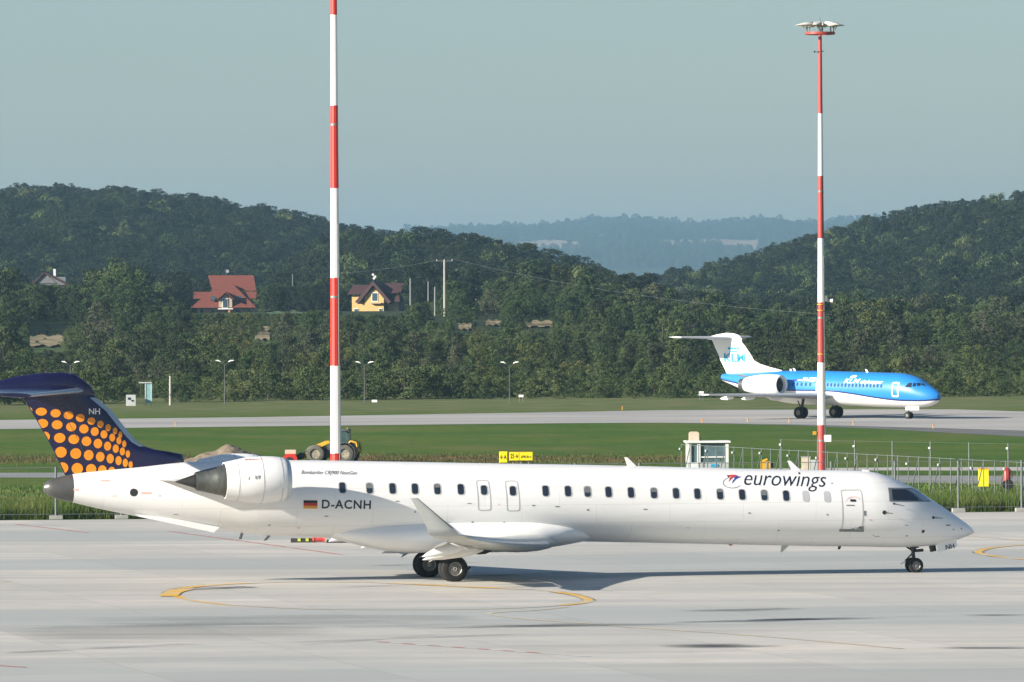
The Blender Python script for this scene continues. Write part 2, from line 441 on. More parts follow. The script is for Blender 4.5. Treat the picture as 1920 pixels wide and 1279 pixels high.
wornB = [(993, 1106.5), (1020, 1108.8), (1040, 1111)]
ribbon('yellow_line', wornB, 0.2, 'line_worn', 0.030)
wornC = [(1050, 1137), (980, 1141), (880, 1144), (740, 1145), (600, 1144), (500, 1140), (420, 1135)]
ribbon('yellow_line', wornC, 0.22, 'line_worn', 0.030)
wornD = [(420, 1135), (370, 1129), (338, 1122), (318, 1113)]
ribbon('yellow_line', wornD, 0.30, 'line_yellow', 0.030)
loopB = [(1040, 1111), (1078, 1117), (1103, 1126), (1092, 1132), (1050, 1137)]
ribbon('line_border', loopB, lambda t: 0.50, 'line_black', 0.025)
ribbon('yellow_line', loopB, 0.30, 'line_yellow', 0.030)
lineC = [(1060, 1140), (1000, 1146), (945, 1149), (917, 1152), (945, 1158), (1010, 1164), (1090, 1170), (1200, 1179), (1380, 1191), (1560, 1206), (1690, 1218)]
ribbon('yellow_line', lineC, 0.22, 'line_worn', 0.030)
hair = [(1990, 1013), (1920, 1022), (1880, 1026), (1850, 1030), (1834, 1036), (1846, 1041), (1880, 1046), (1930, 1051), (2000, 1058)]
ribbon('line_border', hair, 0.50, 'line_black', 0.025)
ribbon('yellow_line', hair, 0.30, 'line_yellow', 0.030)
ribbon('yellow_line', [(1780, 1004), (1850, 1009), (1990, 1020)], 0.25, 'line_worn', 0.030)
ribbon('yellow_line', [(-60, 1094), (20, 1092)], 0.25, 'line_worn', 0.030)
# black bars that cut through the first loop
ribbon('line_border', [(332, 1107), (400, 1104.5), (470, 1102)], 0.95, 'line_black', 0.036, curved=False)
ribbon('yellow_line', [(316, 1120), (326, 1112), (350, 1106.5)], 0.62, 'line_yellow', 0.040)
for a, bb in (((30, 984), (165, 1000)), ((316, 997), (640, 1041)), ((925, 1030), (970, 1037)), ((-60, 1246), (48, 1253))):
    ribbon('red_line', [a, bb], 0.16, 'line_red', 0.030, curved=False)
dash = [(708, 1205), (1105, 1233)]
for k in range(17):
    t0, t1 = k / 17, (k + 1) / 17
    pa = (708 + 397 * t0, 1205 + 28 * t0); pb = (708 + 397 * t1, 1205 + 28 * t1)
    ribbon('red_line' if k % 2 == 0 and k < 13 else 'white_line', [pa, pb], 0.14, 'line_red' if k % 2 == 0 and k < 13 else 'line_white', 0.030, curved=False)
# dark tyre and spill streaks with soft broken edges
m = mat('stain', (0.14, 0.15, 0.145), 0.7)
nt = m.node_tree; b = nt.nodes['Principled BSDF']
tcn = nt.nodes.new('ShaderNodeUVMap'); sp = nt.nodes.new('ShaderNodeSeparateXYZ'); nt.links.new(tcn.outputs[0], sp.inputs[0])
geo = nt.nodes.new('ShaderNodeNewGeometry').outputs['Position']
def mth(op, a, bb=None):
    n = nt.nodes.new('ShaderNodeMath'); n.operation = op
    for k, x in enumerate((a, bb)):
        if x is None: continue
        if isinstance(x, (int, float)): n.inputs[k].default_value = x
        else: nt.links.new(x, n.inputs[k])
    return n.outputs[0]
fall = mth('MULTIPLY', mth('MULTIPLY', sp.outputs[0], mth('SUBTRACT', 1.0, sp.outputs[0])), mth('MULTIPLY', sp.outputs[1], mth('SUBTRACT', 1.0, sp.outputs[1])))
fall = mth('MULTIPLY', fall, 14.0)
nz = noise(nt, 0.9, geo, lo=0.40, hi=0.60, detail=7, stretch=(0.16, 1.0, 1))
al = mth('MINIMUM', mth('MULTIPLY', mth('MULTIPLY', fall, nz), 1.0), 0.55)
nt.links.new(al, b.inputs['Alpha'])
m2 = m.copy(); m2.name = 'stain_faint'; MATS['stain_faint'] = m2
for nd in m2.node_tree.nodes:
    if nd.type == 'MATH' and nd.operation == 'MINIMUM': nd.inputs[1].default_value = 0.20
m2.node_tree.nodes['Principled BSDF'].inputs['Base Color'].default_value = (0.20, 0.22, 0.215, 1)
def stain(px0, px1, w, m='stain'):
    a, bb = G(*px0), G(*px1); d = (bb - a).normalized(); n = Vector((-d.y, d.x, 0)) * w / 2
    mb = MB(); mb.add([a - n, bb - n, bb + n, a + n], [(0, 1, 2, 3)])
    for k in range(4): pass
    me_o = mb.build('oil_stain', m)
    me = me_o.data
    if me.polygons[0].normal.z < 0: me.flip_normals()
    uv = me.uv_layers.new(name='UVMap')
    for li, lp in enumerate(me.loops):
        co = me.vertices[lp.vertex_index].co; q = co - a
        uv.data[li].uv = (min(max(q.dot(d) / (bb - a).length, 0), 1), q.dot(n.normalized()) / w + 0.5)
    me_o.location.z = 0.045
    tag(me_o, kind='structure')
for a, bb, w in (((1290, 1148), (1500, 1142), 3.0), ((1260, 1170), (1760, 1157), 3.4), ((1400, 1166), (1640, 1160), 2.2), ((800, 1180), (1210, 1171), 2.4), ((560, 1177), (900, 1171), 2.0), ((1240, 1215), (1430, 1212), 4.0), ((1745, 1217), (1900, 1216), 1.4),
                 ((0, 1226), (420, 1206), 1.6), ((420, 1211), (1000, 1190), 1.4), ((1800, 1156), (1940, 1153), 2.0), ((700, 1064), (790, 1061), 1.6), ((590, 1104), (860, 1096), 2.0), ((860, 1083), (1100, 1075), 1.6), ((1380, 1122), (1460, 1121), 1.2), ((0, 1190), (620, 1180), 9.0), ((150, 1170), (900, 1160), 7.0)):
    faint = w > 4.5 or a[0] < 800
    rs = random.Random(int(a[0]))
    for k in range(1 if w > 4.5 else 3):
        L_ = bb[0] - a[0]; o0, o1 = rs.uniform(-0.25, 0.25) * L_ * (k > 0), rs.uniform(-0.3, 0.3) * L_ * (k > 0); dy = rs.uniform(-1.6, 1.6) * (k > 0)
        stain((a[0] + o0, a[1] + dy), (bb[0] + o1, bb[1] + dy), w if w > 4.5 else w * rs.uniform(0.22, 0.5), 'stain_faint' if faint else 'stain')

# ------------------------------------------------------------------ aircraft tools
AIR = [(1.0, 0.0), (0.85, 0.30), (0.65, 0.66), (0.45, 0.92), (0.30, 1.0), (0.18, 0.90), (0.09, 0.68), (0.04, 0.46), (0.012, 0.25), (0.0, 0.0)]
def air_half(x):                           # half thickness, 1 at the thickest
    return float(np.interp(x, [a for a, _ in AIR[::-1]], [b_ for _, b_ in AIR[::-1]]))
def section(le, chord, th, nrm, tw=0.0, camber=0.0):
    le, nrm = Vector(le), Vector(nrm).normalized(); pts = []
    for sgn, seq in ((1, AIR), (-1, AIR[-2:0:-1])):
        for x, y in seq:
            p = le + Vector((-x * chord, 0, 0)) + nrm * (sgn * y * th / 2 - math.sin(tw) * x * chord + camber * chord * 4 * x * (1 - x))
            pts.append(p)
    return pts
def edge_strip(le, chord, th, nrm, xm=0.05, off=0.006, tw=0.0, camber=0.0):
    nrm = Vector(nrm).normalized(); pts = []
    for sgn, seq in ((1, [xm, 0.025, 0.01, 0.0]), (-1, [0.01, 0.025, xm])):
        for x in seq:
            pts.append(Vector(le) + Vector((-x * chord + (off if x < 0.02 else 0), 0, 0)) + nrm * (sgn * (air_half(x) * th / 2 + off) - math.sin(tw) * x * chord + camber * chord * 4 * x * (1 - x)))
    return pts

class Hull:
    """a fuselage of elliptical sections, decals are laid on its starboard side"""
    def __init__(s, st, org, yaw):
        s.org, s.yaw = org, yaw
        ss = [a[0] for a in st]
        s.s0, s.s1 = ss[0], ss[-1]
        s.zt, s.zb, s.hw = pchip(ss, [a[1] for a in st]), pchip(ss, [a[2] for a in st]), pchip(ss, [a[3] for a in st])
    def lat(s, x, z, off=0.0):
        zt, zb = s.zt(x) + off, s.zb(x) - off
        zc, hz = (zt + zb) / 2, max((zt - zb) / 2, 1e-3)
        q = 1 - ((z - zc) / hz) ** 2
        return -(s.hw(x) + off) * math.sqrt(max(q, 0.0))
    def at(s, px, py):                     # photograph point -> (s, z) on the starboard skin
        l = -1.0
        for _ in range(6):
            x, z = on_plane(px, py, s.org, s.yaw, l); l = 0.5 * l + 0.5 * s.lat(x, z)
        return x, z
    def ring(s, x, n=56):
        zt, zb, hw = s.zt(x), s.zb(x), s.hw(x); zc, hz = (zt + zb) / 2, (zt - zb) / 2
        return [(x, hw * math.sin(2 * math.pi * k / n), zc + hz * math.cos(2 * math.pi * k / n)) for k in range(n)]
    def build(s, name, m, parent, a, b_, n=90, cap=True):
        t = np.linspace(0, 1, n); xs = a + (b_ - a) * t
        if b_ >= s.s1 - 1e-6:              # finer towards the nose
            xs = a + (b_ - a) * (1 - (1 - t) ** 1.7)
        mb = MB(); mb.loft([s.ring(float(x)) for x in xs], cap)
        return mb.build(name, m, parent, smooth=40)
    def decal(s, name, polys, m, parent, off=0.006, cell=0.10, extrude=True):
        """polys: list of (s,z) outlines"""
        bm = bmesh.new()
        for p in polys:
            vs = [bm.verts.new((x, 0, z)) for x, z in p]
            if len(vs) > 2:
                try: bm.faces.new(vs)
                except ValueError: pass
        return s._finish(bm, name, m, parent, off, cell)
    def _finish(s, bm, name, m, parent, off, cell):
        xs = [v.co.x for v in bm.verts]; zs = [v.co.z for v in bm.verts]
        bmesh.ops.triangulate(bm, faces=bm.faces)
        z = math.floor(min(zs) / cell) * cell
        while z < max(zs):
            bmesh.ops.bisect_plane(bm, geom=bm.verts[:] + bm.edges[:] + bm.faces[:], plane_co=(0, 0, z), plane_no=(0, 0, 1)); z += cell
        x = math.floor(min(xs) / (cell * 3)) * cell * 3
        while x < max(xs):
            bmesh.ops.bisect_plane(bm, geom=bm.verts[:] + bm.edges[:] + bm.faces[:], plane_co=(x, 0, 0), plane_no=(1, 0, 0)); x += cell * 3
        for v in bm.verts: v.co.y = s.lat(v.co.x, v.co.z, off)
        bmesh.ops.recalc_face_normals(bm, faces=bm.faces)
        me = bpy.data.meshes.new(name); bm.to_mesh(me); bm.free()
        for p in me.polygons:
            p.use_smooth = True
        me.materials.append(MATS[m])
        o = bpy.data.objects.new(name, me); COL.objects.link(o); o.parent = parent
        return o
    def text(s, name, txt, p0, p1, m, parent, shear=0.0, capscale=1.0, off=0.007, fat=0.0, font_sp=1.0):
        bm = text_bm(txt, self_shear=shear, fat=fat, sp=font_sp)
        a, b_ = s.at(*p0), s.at(*p1)
        fit(bm, a, b_, capscale)
        return s._finish(bm, name, m, parent, off, 0.10)
def text_bm(txt, self_shear=0.0, fat=0.0, sp=1.0):
    cu = bpy.data.curves.new('t', 'FONT'); cu.body = txt; cu.size = 1.0; cu.offset = fat; cu.resolution_u = 4; cu.space_character = sp
    ob = bpy.data.objects.new('t', cu); COL.objects.link(ob)
    dg = bpy.context.evaluated_depsgraph_get()
    me = bpy.data.meshes.new_from_object(ob.evaluated_get(dg))
    bm = bmesh.new(); bm.from_mesh(me)
    for v in bm.verts: v.co.x += self_shear * v.co.y
    bpy.data.objects.remove(ob); bpy.data.meshes.remove(me)
    return bm
def fit(bm, a, b_, capscale):              # text plane (x, y) -> (s, 0, z) from a to b
    x0 = min(v.co.x for v in bm.verts); x1 = max(v.co.x for v in bm.verts)
    L = math.hypot(b_[0] - a[0], b_[1] - a[1]); k = L / (x1 - x0); dx, dz = (b_[0] - a[0]) / L, (b_[1] - a[1]) / L
    for v in bm.verts:
        u, w = (v.co.x - x0) * k, v.co.y * k * capscale
        v.co = Vector((a[0] + u * dx - w * dz, 0, a[1] + u * dz + w * dx))
def rrect(cx, cz, w, h, r, n=5, lean=0.0):
    out = []
    for qx, qz, a0 in ((1, 1, 0), (-1, 1, 90), (-1, -1, 180), (1, -1, 270)):
        for k in range(n + 1):
            a = R(a0 + 90 * k / n)
            x, z = qx * (w / 2 - r) + r * math.cos(a), qz * (h / 2 - r) + r * math.sin(a)
            out.append((cx + x - lean * z, cz + z))
    return out
def ringpoly(outer, inner):
    n = len(outer)
    return [[outer[i], outer[(i + 1) % n], inner[(i + 1) % n], inner[i]] for i in range(n)]

def wheel(parent, name, c, r, w, rim_r, n=28, spokes=0):
    """tyre with tread, sidewall and a dished rim; axle along the lateral axis"""
    mb = MB(); c = Vector(c); h = w / 2
    prof = [(-h * 0.75, rim_r), (-h * 0.98, rim_r * 1.12), (-h, r * 0.80), (-h * 0.80, r * 0.955), (-h * 0.45, r * 0.997), (-h * 0.15, r), (-h * 0.13, r * 0.985), (h * 0.13, r * 0.985), (h * 0.15, r), (h * 0.45, r * 0.997), (h * 0.80, r * 0.955), (h, r * 0.80), (h * 0.98, rim_r * 1.12), (h * 0.75, rim_r)]
    mb.lathe(c, (0, 1, 0), prof, n, cap=False)
    t = mb.build(name, 'tyre', parent, smooth=35)
    mb = MB(); mb.lathe(c, (0, 1, 0), [(-h * 0.80, rim_r * 1.02), (-h * 0.80, rim_r * 0.86), (-h * 0.50, rim_r * 0.78), (-h * 0.42, rim_r * 0.45), (-h * 0.75, rim_r * 0.36), (-h * 0.75, rim_r * 0.02), (h * 0.6, rim_r * 0.02), (h * 0.6, rim_r * 1.0)], n, cap=True)
    rm = mb.build('rim', 'rim', t, smooth=35)
    if spokes:
        mb = MB()
        for k in range(spokes):
            a = 2 * math.pi * k / spokes
            p = c + Vector((math.cos(a) * rim_r * 0.64, -h * 0.50, math.sin(a) * rim_r * 0.64))
            mb.tube(p, p + Vector((0, -h * 0.10, 0)), rim_r * 0.085, n=8)
        o = mb.build('rim_holes', 'gear_dark', t); o['kind'] = 'stuff'
        mb = MB()
        for k in range(spokes):
            a = 2 * math.pi * (k + 0.5) / spokes
            p = c + Vector((math.cos(a) * rim_r * 0.64, -h * 0.53, math.sin(a) * rim_r * 0.64)); d = Vector((math.cos(a), 0, math.sin(a)))
            mb.tube(p - d * rim_r * 0.20, p + d * rim_r * 0.22, rim_r * 0.055, n=6)
        mb.lathe(c + Vector((0, -h * 0.76, 0)), (0, -1, 0), [(0, rim_r * 0.30), (0.02, rim_r * 0.28), (0.02, rim_r * 0.16), (-0.02, rim_r * 0.12)], 16)
        mb.lathe(c + Vector((0, -h * 0.815, 0)), (0, -1, 0), [(0, rim_r * 0.98), (0.012, rim_r * 0.94), (0, rim_r * 0.88)], n, cap=False)
        o = mb.build('rim_spokes', 'spoke_bright', t); o['kind'] = 'stuff'
    return t

# ------------------------------------------------------------------ the near jet
YAW1 = R(13.5)
ORG1 = G(825, 1087)
jet = thing('airliner', 'large white regional jet with navy orange-dotted tail fin on the near apron', 'airplane', ORG1, YAW1)
def c1(px, py, l=0.0): return on_plane(px, py, ORG1, YAW1, l)
def p1(px, py, l=0.0):
    s_, z_ = c1(px, py, l); return Vector((s_, l, z_))
# photograph silhouette: x, top y, bottom y
sil = [(82, 908, 922), (90, 901, 929), (108, 895, 935.5), (135, 889, 942), (200, 881, 957), (260, 875, 969), (340, 867, 983), (420, 863.5, 995), (480, 863, 1003), (560, 863, 1007), (700, 865, 1010), (900, 868.5, 1013), (1110, 872, 1016), (1300, 876.5, 1019.5), (1480, 881, 1023), (1580, 882.3, 1024.5), (1617, 883, 1025), (1640, 886, 1025.5), (1663, 893, 1026), (1690, 904.5, 1026), (1709, 913, 1025.5), (1743, 935, 1023.5), (1766, 950, 1019.5), (1801, 974, 1009.5), (1818, 987, 1003), (1825, 995, 999)]
st = []
tip = c1(1827, 997)[0]; tail = c1(81, 915)[0]
hwn = pchip([0, 0.08, 0.3, 0.8, 1.4, 2.1, 3.0, 4.2, 40], [0.05, 0.14, 0.30, 0.57, 0.82, 1.04, 1.24, 1.345, 1.345])
for px, a, b_ in sil:
    s_, zt = c1(px, a); _, zb = c1(px, b_)
    hw = min(hwn(tip - s_), max((zt - zb) / 2, 0.08) if s_ < 0 else 9, 1.345)
    st.append((s_, zt, zb, hw))
hull = Hull(st, ORG1, YAW1)
scone = c1(135, 915)[0]
m = mat('fuselage_paint', (0.80, 0.80, 0.79), 0.30, coat=0.25)
nt = m.node_tree; b = nt.nodes['Principled BSDF']
tco = nt.nodes.new('ShaderNodeTexCoord').outputs['Object']
c = mixc(nt, noise(nt, 0.5, tco, lo=0.35, hi=0.7, stretch=(0.25, 1, 1.5)), (0.81, 0.81, 0.80), (0.755, 0.755, 0.745))
c = mixc(nt, noise(nt, 2.2, tco, lo=0.55, hi=0.8, detail=6, stretch=(0.12, 1, 1.6)), c, (0.62, 0.61, 0.58), 0.45)
sx = nt.nodes.new('ShaderNodeSeparateXYZ'); nt.links.new(tco, sx.inputs[0]); cx = nt.nodes.new('ShaderNodeCombineXYZ')
nt.links.new(sx.outputs[0], cx.inputs[0]); nt.links.new(sx.outputs[2], cx.inputs[1])
br = nt.nodes.new('ShaderNodeTexBrick'); br.offset = 0.5; br.inputs['Scale'].default_value = 1.0
br.inputs['Brick Width'].default_value = 2.7; br.inputs['Row Height'].default_value = 0.66; br.inputs['Mortar Size'].default_value = 0.006; br.inputs['Mortar Smooth'].default_value = 0.2
br.inputs['Color1'].default_value = (0, 0, 0, 1); br.inputs['Color2'].default_value = (0.06, 0.06, 0.06, 1); br.inputs['Mortar'].default_value = (0.5, 0.5, 0.5, 1)
nt.links.new(cx.outputs[0], br.inputs['Vector'])
c = mixc(nt, br.outputs['Color'], c, (0.40, 0.40, 0.39))
nt.links.new(c, b.inputs['Base Color'])
hull.build('fuselage', 'fuselage_paint', jet, scone, hull.s1, 130)
hull.build('tail_cone', 'cone_grey', jet, hull.s0, scone, 14)

# belly fairing round the wing root
bt = [(600, 996, 1003, 0.3), (650, 985, 1017, 0.90), (720, 975, 1032.5, 1.26), (790, 969, 1036.5, 1.36), (900, 965, 1036, 1.395), (980, 965, 1033, 1.395), (1037, 972, 1025, 1.26), (1075, 980, 1018.5, 0.98), (1112, 992, 1011, 0.50)]
fst = []
for px, a, b_, hw in bt:
    s_, zt = c1(px, a); _, zb = c1(px, b_); fst.append((s_, zt, zb, hw))
fz = Hull(fst, ORG1, YAW1)
mb = MB(); rings = []
for x in np.linspace(fz.s0, fz.s1, 40):
    x = float(x); zt, zb, hw = fz.zt(x), fz.zb(x), fz.hw(x); zc, hz = (zt + zb) / 2, (zt - zb) / 2; rg = []
    for k in range(40):
        a = 2 * math.pi * k / 40; cs, sn = math.cos(a), math.sin(a)
        rg.append((x, hw * math.copysign(abs(sn) ** 0.88, sn), zc + hz * math.copysign(abs(cs) ** 0.9, cs)))
    rings.append(rg)
mb.loft(rings); mb.build('belly_fairing', 'white_paint', jet, smooth=40)

# fin: LE and TE from the photograph
LE = [(892, 345), (864, 345), (853, 343), (848, 318), (843.5, 290), (838, 272), (830, 258), (818, 246), (805, 236), (790, 224), (772, 210), (746, 179), (733, 172)]
TE = [(892, 123), (864, 110), (853, 105), (848, 102.5), (843.5, 100), (838, 97), (830, 93), (818, 86), (805, 78.5), (790, 70), (772, 59.5), (746, 44), (733, 40)]
fin_z, fin_le, fin_te = [], [], []
for (py, xl), (_, xt) in zip(LE, TE):
    a = c1(xl, py); b_ = c1(xt, py); fin_z.append((a[1] + b_[1]) / 2); fin_le.append(a[0]); fin_te.append(b_[0])
def fin_th(z):
    return float(np.interp(z, [fin_z[0], fin_z[6], fin_z[-1]], [0.34, 0.34, 0.26]))
def fin_lat(x, z):
    le, te = float(np.interp(z, fin_z, fin_le)), float(np.interp(z, fin_z, fin_te))
    main = te + 0.72 * (le - te) if False else le
    return air_half(min(max((main - x) / (main - te), 0), 1)) * fin_th(z) / 2
mb = MB(); mb.loft([section((l_, 0, z_), l_ - t_, fin_th(z_), (0, 1, 0)) for z_, l_, t_ in zip(fin_z, fin_le, fin_te)])
fin = mb.build('tail_fin', 'navy_paint', jet, smooth=40)
mb = MB(); k0 = 5
mb.loft([edge_strip((l_, 0, z_), l_ - t_, fin_th(z_), (0, 1, 0), xm=0.22 / (l_ - t_), off=0.012) for z_, l_, t_ in list(zip(fin_z, fin_le, fin_te))[k0:-1]], cap=False, close=False)
mb.build('leading_edge', 'edge_metal', fin, smooth=40)
# rudder hinge line
mb = MB(); pts = []
for z_ in np.linspace(fin_z[1] + 0.3, fin_z[-2], 14):
    le, te = float(np.interp(z_, fin_z, fin_le)), float(np.interp(z_, fin_z, fin_te))
    x = te + 1.02 + 0.04 * (z_ - fin_z[1]); pts.append(Vector((x, -fin_lat(x, z_) - 0.004, z_)))
mb.path(pts, 0.012, 4); mb.build('rudder_gap', 'dark_metal', fin)
# orange dots (photograph centres and half sizes, from a four-fold enlargement)
dots = [[(222, 358, 24, 24), (312, 368, 42, 30), (418, 380, 38, 31), (514, 395, 36, 31), (602, 415, 33, 30), (684, 438, 30, 28), (752, 462, 25, 27), (810, 488, 21, 26), (862, 512, 18, 25), (902, 540, 15, 24)],
        [(322, 457, 42, 34), (430, 466, 40, 34), (534, 482, 38, 34), (628, 497, 35, 34), (709, 517, 30, 33), (778, 538, 26, 31), (840, 562, 22, 30), (890, 585, 19, 28), (930, 609, 16, 26)],
        [(338, 555, 40, 37), (450, 565, 42, 37), (554, 575, 40, 36), (648, 590, 36, 36), (733, 607, 32, 36), (805, 626, 27, 34), (866, 645, 23, 32), (916, 666, 20, 30), (957, 685, 16, 28)],
        [(460, 672, 43, 41), (570, 682, 41, 40), (666, 694, 36, 39), (752, 706, 32, 37), (826, 720, 27, 36), (888, 735, 23, 34), (938, 752, 19, 32), (978, 765, 16, 26)],
        [(472, 790, 44, 42), (582, 795, 42, 42), (685, 800, 38, 40), (768, 806, 32, 36), (838, 812, 26, 30)]]
for row in dots:
    for cx, cy, rx, ry in row:
        ring = [[], []]; cen = None
        def put(px, py):
            x, z = c1(px, py, -0.12)
            te = float(np.interp(z, fin_z, fin_te)) + 0.03; x = max(x, te)
            return Vector((x, -fin_lat(x, z) - 0.012, z))
        vs = [put(cx / 4, 680 + cy / 4)]
        n = 20
        for rr in (0.5, 1.0):
            for k in range(n):
                a = 2 * math.pi * k / n
                vs.append(put((cx + rx * rr * math.cos(a)) / 4, 680 + (cy + ry * rr * math.sin(a)) / 4))
        fs = [(0, 1 + k, 1 + (k + 1) % n) for k in range(n)] + [(1 + k, 1 + n + k, 1 + n + (k + 1) % n, 1 + (k + 1) % n) for k in range(n)]
        MB().add(vs, fs).build('orange_dot', 'orange_paint', fin, smooth=40)
def flat_text(name, txt, a, b_, latf, m, parent, capscale=1.0, fat=0.0, off=0.012, sp=1.0, shear=0.0):
    bm = text_bm(txt, fat=fat, sp=sp, self_shear=shear); fit(bm, a, b_, capscale)
    for ax_, no in (('x', (1, 0, 0)), ('z', (0, 0, 1))):
        vals = [getattr(v.co, ax_) for v in bm.verts]; q_ = min(vals)
        while q_ < max(vals):
            bmesh.ops.bisect_plane(bm, geom=bm.verts[:] + bm.edges[:] + bm.faces[:], plane_co=tuple(q_ * k for k in no), plane_no=no); q_ += 0.15
    for v in bm.verts: v.co.y = -latf(v.co.x, v.co.z) - off
    bmesh.ops.recalc_face_normals(bm, faces=bm.faces)
    me = bpy.data.meshes.new(name); bm.to_mesh(me); bm.free(); me.materials.append(MATS[m])
    o = bpy.data.objects.new(name, me); COL.objects.link(o); o.parent = parent; return o
flat_text('fin_lettering', 'NH', c1(166, 776.5, -0.1), c1(187, 776.5, -0.1), fin_lat, 'text_white', fin, 1.0, 0.012, 0.03)

# bullet fairing and tailplane on top of the fin
mb = MB(); rg = []
for px, a, b_, hw in [(176, 733, 742, 0.04), (168, 722, 745, 0.10), (155, 711, 747, 0.15), (140, 702, 748, 0.18), (120, 698, 748, 0.20), (75, 699.5, 748, 0.20), (30, 706, 746, 0.17), (-10, 716, 742, 0.12), (-46, 728, 733, 0.03)]:
    s_, zt = c1(px, a); _, zb = c1(px, b_)
    rg.append([(s_, hw * math.sin(2 * math.pi * k / 20), (zt + zb) / 2 + (zt - zb) / 2 * math.cos(2 * math.pi * k / 20)) for k in range(20)])
mb.loft(rg); mb.build('fin_top_fairing', 'navy_paint', jet, smooth=45)
r0 = p1(160, 732, 0); t0 = p1(58, 742, -4.25)
for sd in (-1, 1):
    secs = [((r0.x, 0, r0.z), 2.75, 0.27), ((t0.x, sd * 4.25, t0.z), 1.45, 0.13)]
    mb = MB(); mb.loft([section(le, ch, th, (0, 0, 1), R(-3.0)) for le, ch, th in secs]); tp = mb.build('tailplane', 'navy_paint', jet, smooth=40)
    mb = MB(); mb.loft([edge_strip(le, ch, th, (0, 0, 1), xm=0.075, off=0.010, tw=R(-3.0)) for le, ch, th in secs], cap=False, close=False)
    mb.build('leading_edge', 'edge_metal', tp, smooth=40)

# wings with slats, flaps and winglets
LT = 11.85
ra, ta, tt = p1(1046, 1017, -1.2), p1(862, 1003.5, -LT), p1(806, 1000, -LT)
tchord = ta.x - tt.x
kx = 0.36                                   # where the trailing edge kinks
for sd in (-1, 1):
    def W(u, dx=0.0, dz=0.0):
        return Vector((ra.x + (ta.x - ra.x) * u + dx, sd * (1.2 + (LT - 1.2) * u), ra.z + (ta.z - ra.z) * u - 0.10 * math.sin(math.pi * u) + dz))
    def chord(u):
        return 4.9 + (3.0 - 4.9) * u / kx if u < kx else 3.0 + (tchord - 3.0) * (u - kx) / (1 - kx)
    us_ = [0, 0.12, 0.24, 0.36, 0.5, 0.65, 0.8, 0.92, 1.0]
    tw = lambda u: R(2.5 - 3.5 * u)
    th = lambda u: chord(u) * (0.13 - 0.03 * u)
    mb = MB(); mb.loft([section(W(u), chord(u) * (0.80 if u < 0.7 else 0.99), th(u), (0, -sd * 0.04, 1), tw(u), 0.012) for u in us_])
    wg = mb.build('wing', 'wing_grey', jet, smooth=40)
    mb = MB(); mb.loft([edge_strip(W(u, 0.10, -0.07), chord(u), th(u) * 1.05, (0, 0, 1), xm=0.13, off=0.012, tw=tw(u), camber=0.012) for u in us_[1:-1]], cap=False, close=False)
    mb.build('slat', 'slat_metal', wg, smooth=40)
    for u0, u1 in ((0.03, 0.345), (0.365, 0.69)):
        mb = MB(); rg = []
        for u in (u0, u1):
            c_ = chord(u); le = W(u) + Vector((-c_ * 0.78, 0, -math.sin(tw(u)) * c_ * 0.8 - 0.06))
            rg.append(section(le, c_ * 0.26, 0.13 * c_ / 3.0, (0, 0, 1), R(11 if u0 < 0.1 else 20)))
        mb.loft(rg); mb.build('flap', 'wing_grey', wg, smooth=40)
    for u in (0.20, 0.40, 0.62):
        mb = MB(); c_ = chord(u); o_ = W(u) + Vector((-c_ * 0.52, 0, -0.17 - 0.02 * c_)); L_ = c_ * 0.40 + 0.65
        rg = []
        for t, r_ in ((0, 0.01), (0.12, 0.08), (0.35, 0.13), (0.65, 0.12), (0.9, 0.05), (1, 0.01)):
            rg.append([o_ + Vector((-L_ * t, r_ * math.sin(2 * math.pi * k / 12), -0.30 * t * t + r_ * 1.5 * math.cos(2 * math.pi * k / 12))) for k in range(12)])
        mb.loft(rg); mb.build('flap_track_fairing', 'white_paint', wg, smooth=50)
    # winglet
    w0, w1 = p1(783, 934, -LT - 0.42), p1(770, 934, -LT - 0.42)
    tipz = w0.z
    secs = [((ta.x + 0.02, sd * LT, ta.z), tchord, 0.10, (0, -sd * 0.25, 1)), ((ta.x - 0.10, sd * (LT + 0.12), ta.z + 0.07), tchord * 1.00, 0.09, (0, -sd * 0.8, 0.6)),
            ((ta.x - 0.27, sd * (LT + 0.19), ta.z + 0.24), tchord * 0.86, 0.07, (0, -sd, 0.2)), ((w0.x, sd * (LT + 0.42), tipz), max(w0.x - w1.x, 0.2), 0.03, (0, -sd, 0.2))]
    mb = MB(); mb.loft([section(le, ch, t_, nn) for le, ch, t_, nn in secs]); wl = mb.build('winglet', 'wing_grey', wg, smooth=40)
    mb = MB(); mb.loft([edge_strip(le, ch, t_, nn, xm=0.05, off=0.006) for le, ch, t_, nn in secs[2:]], cap=False, close=False); mb.build('winglet_edge', 'dark_metal', wl)

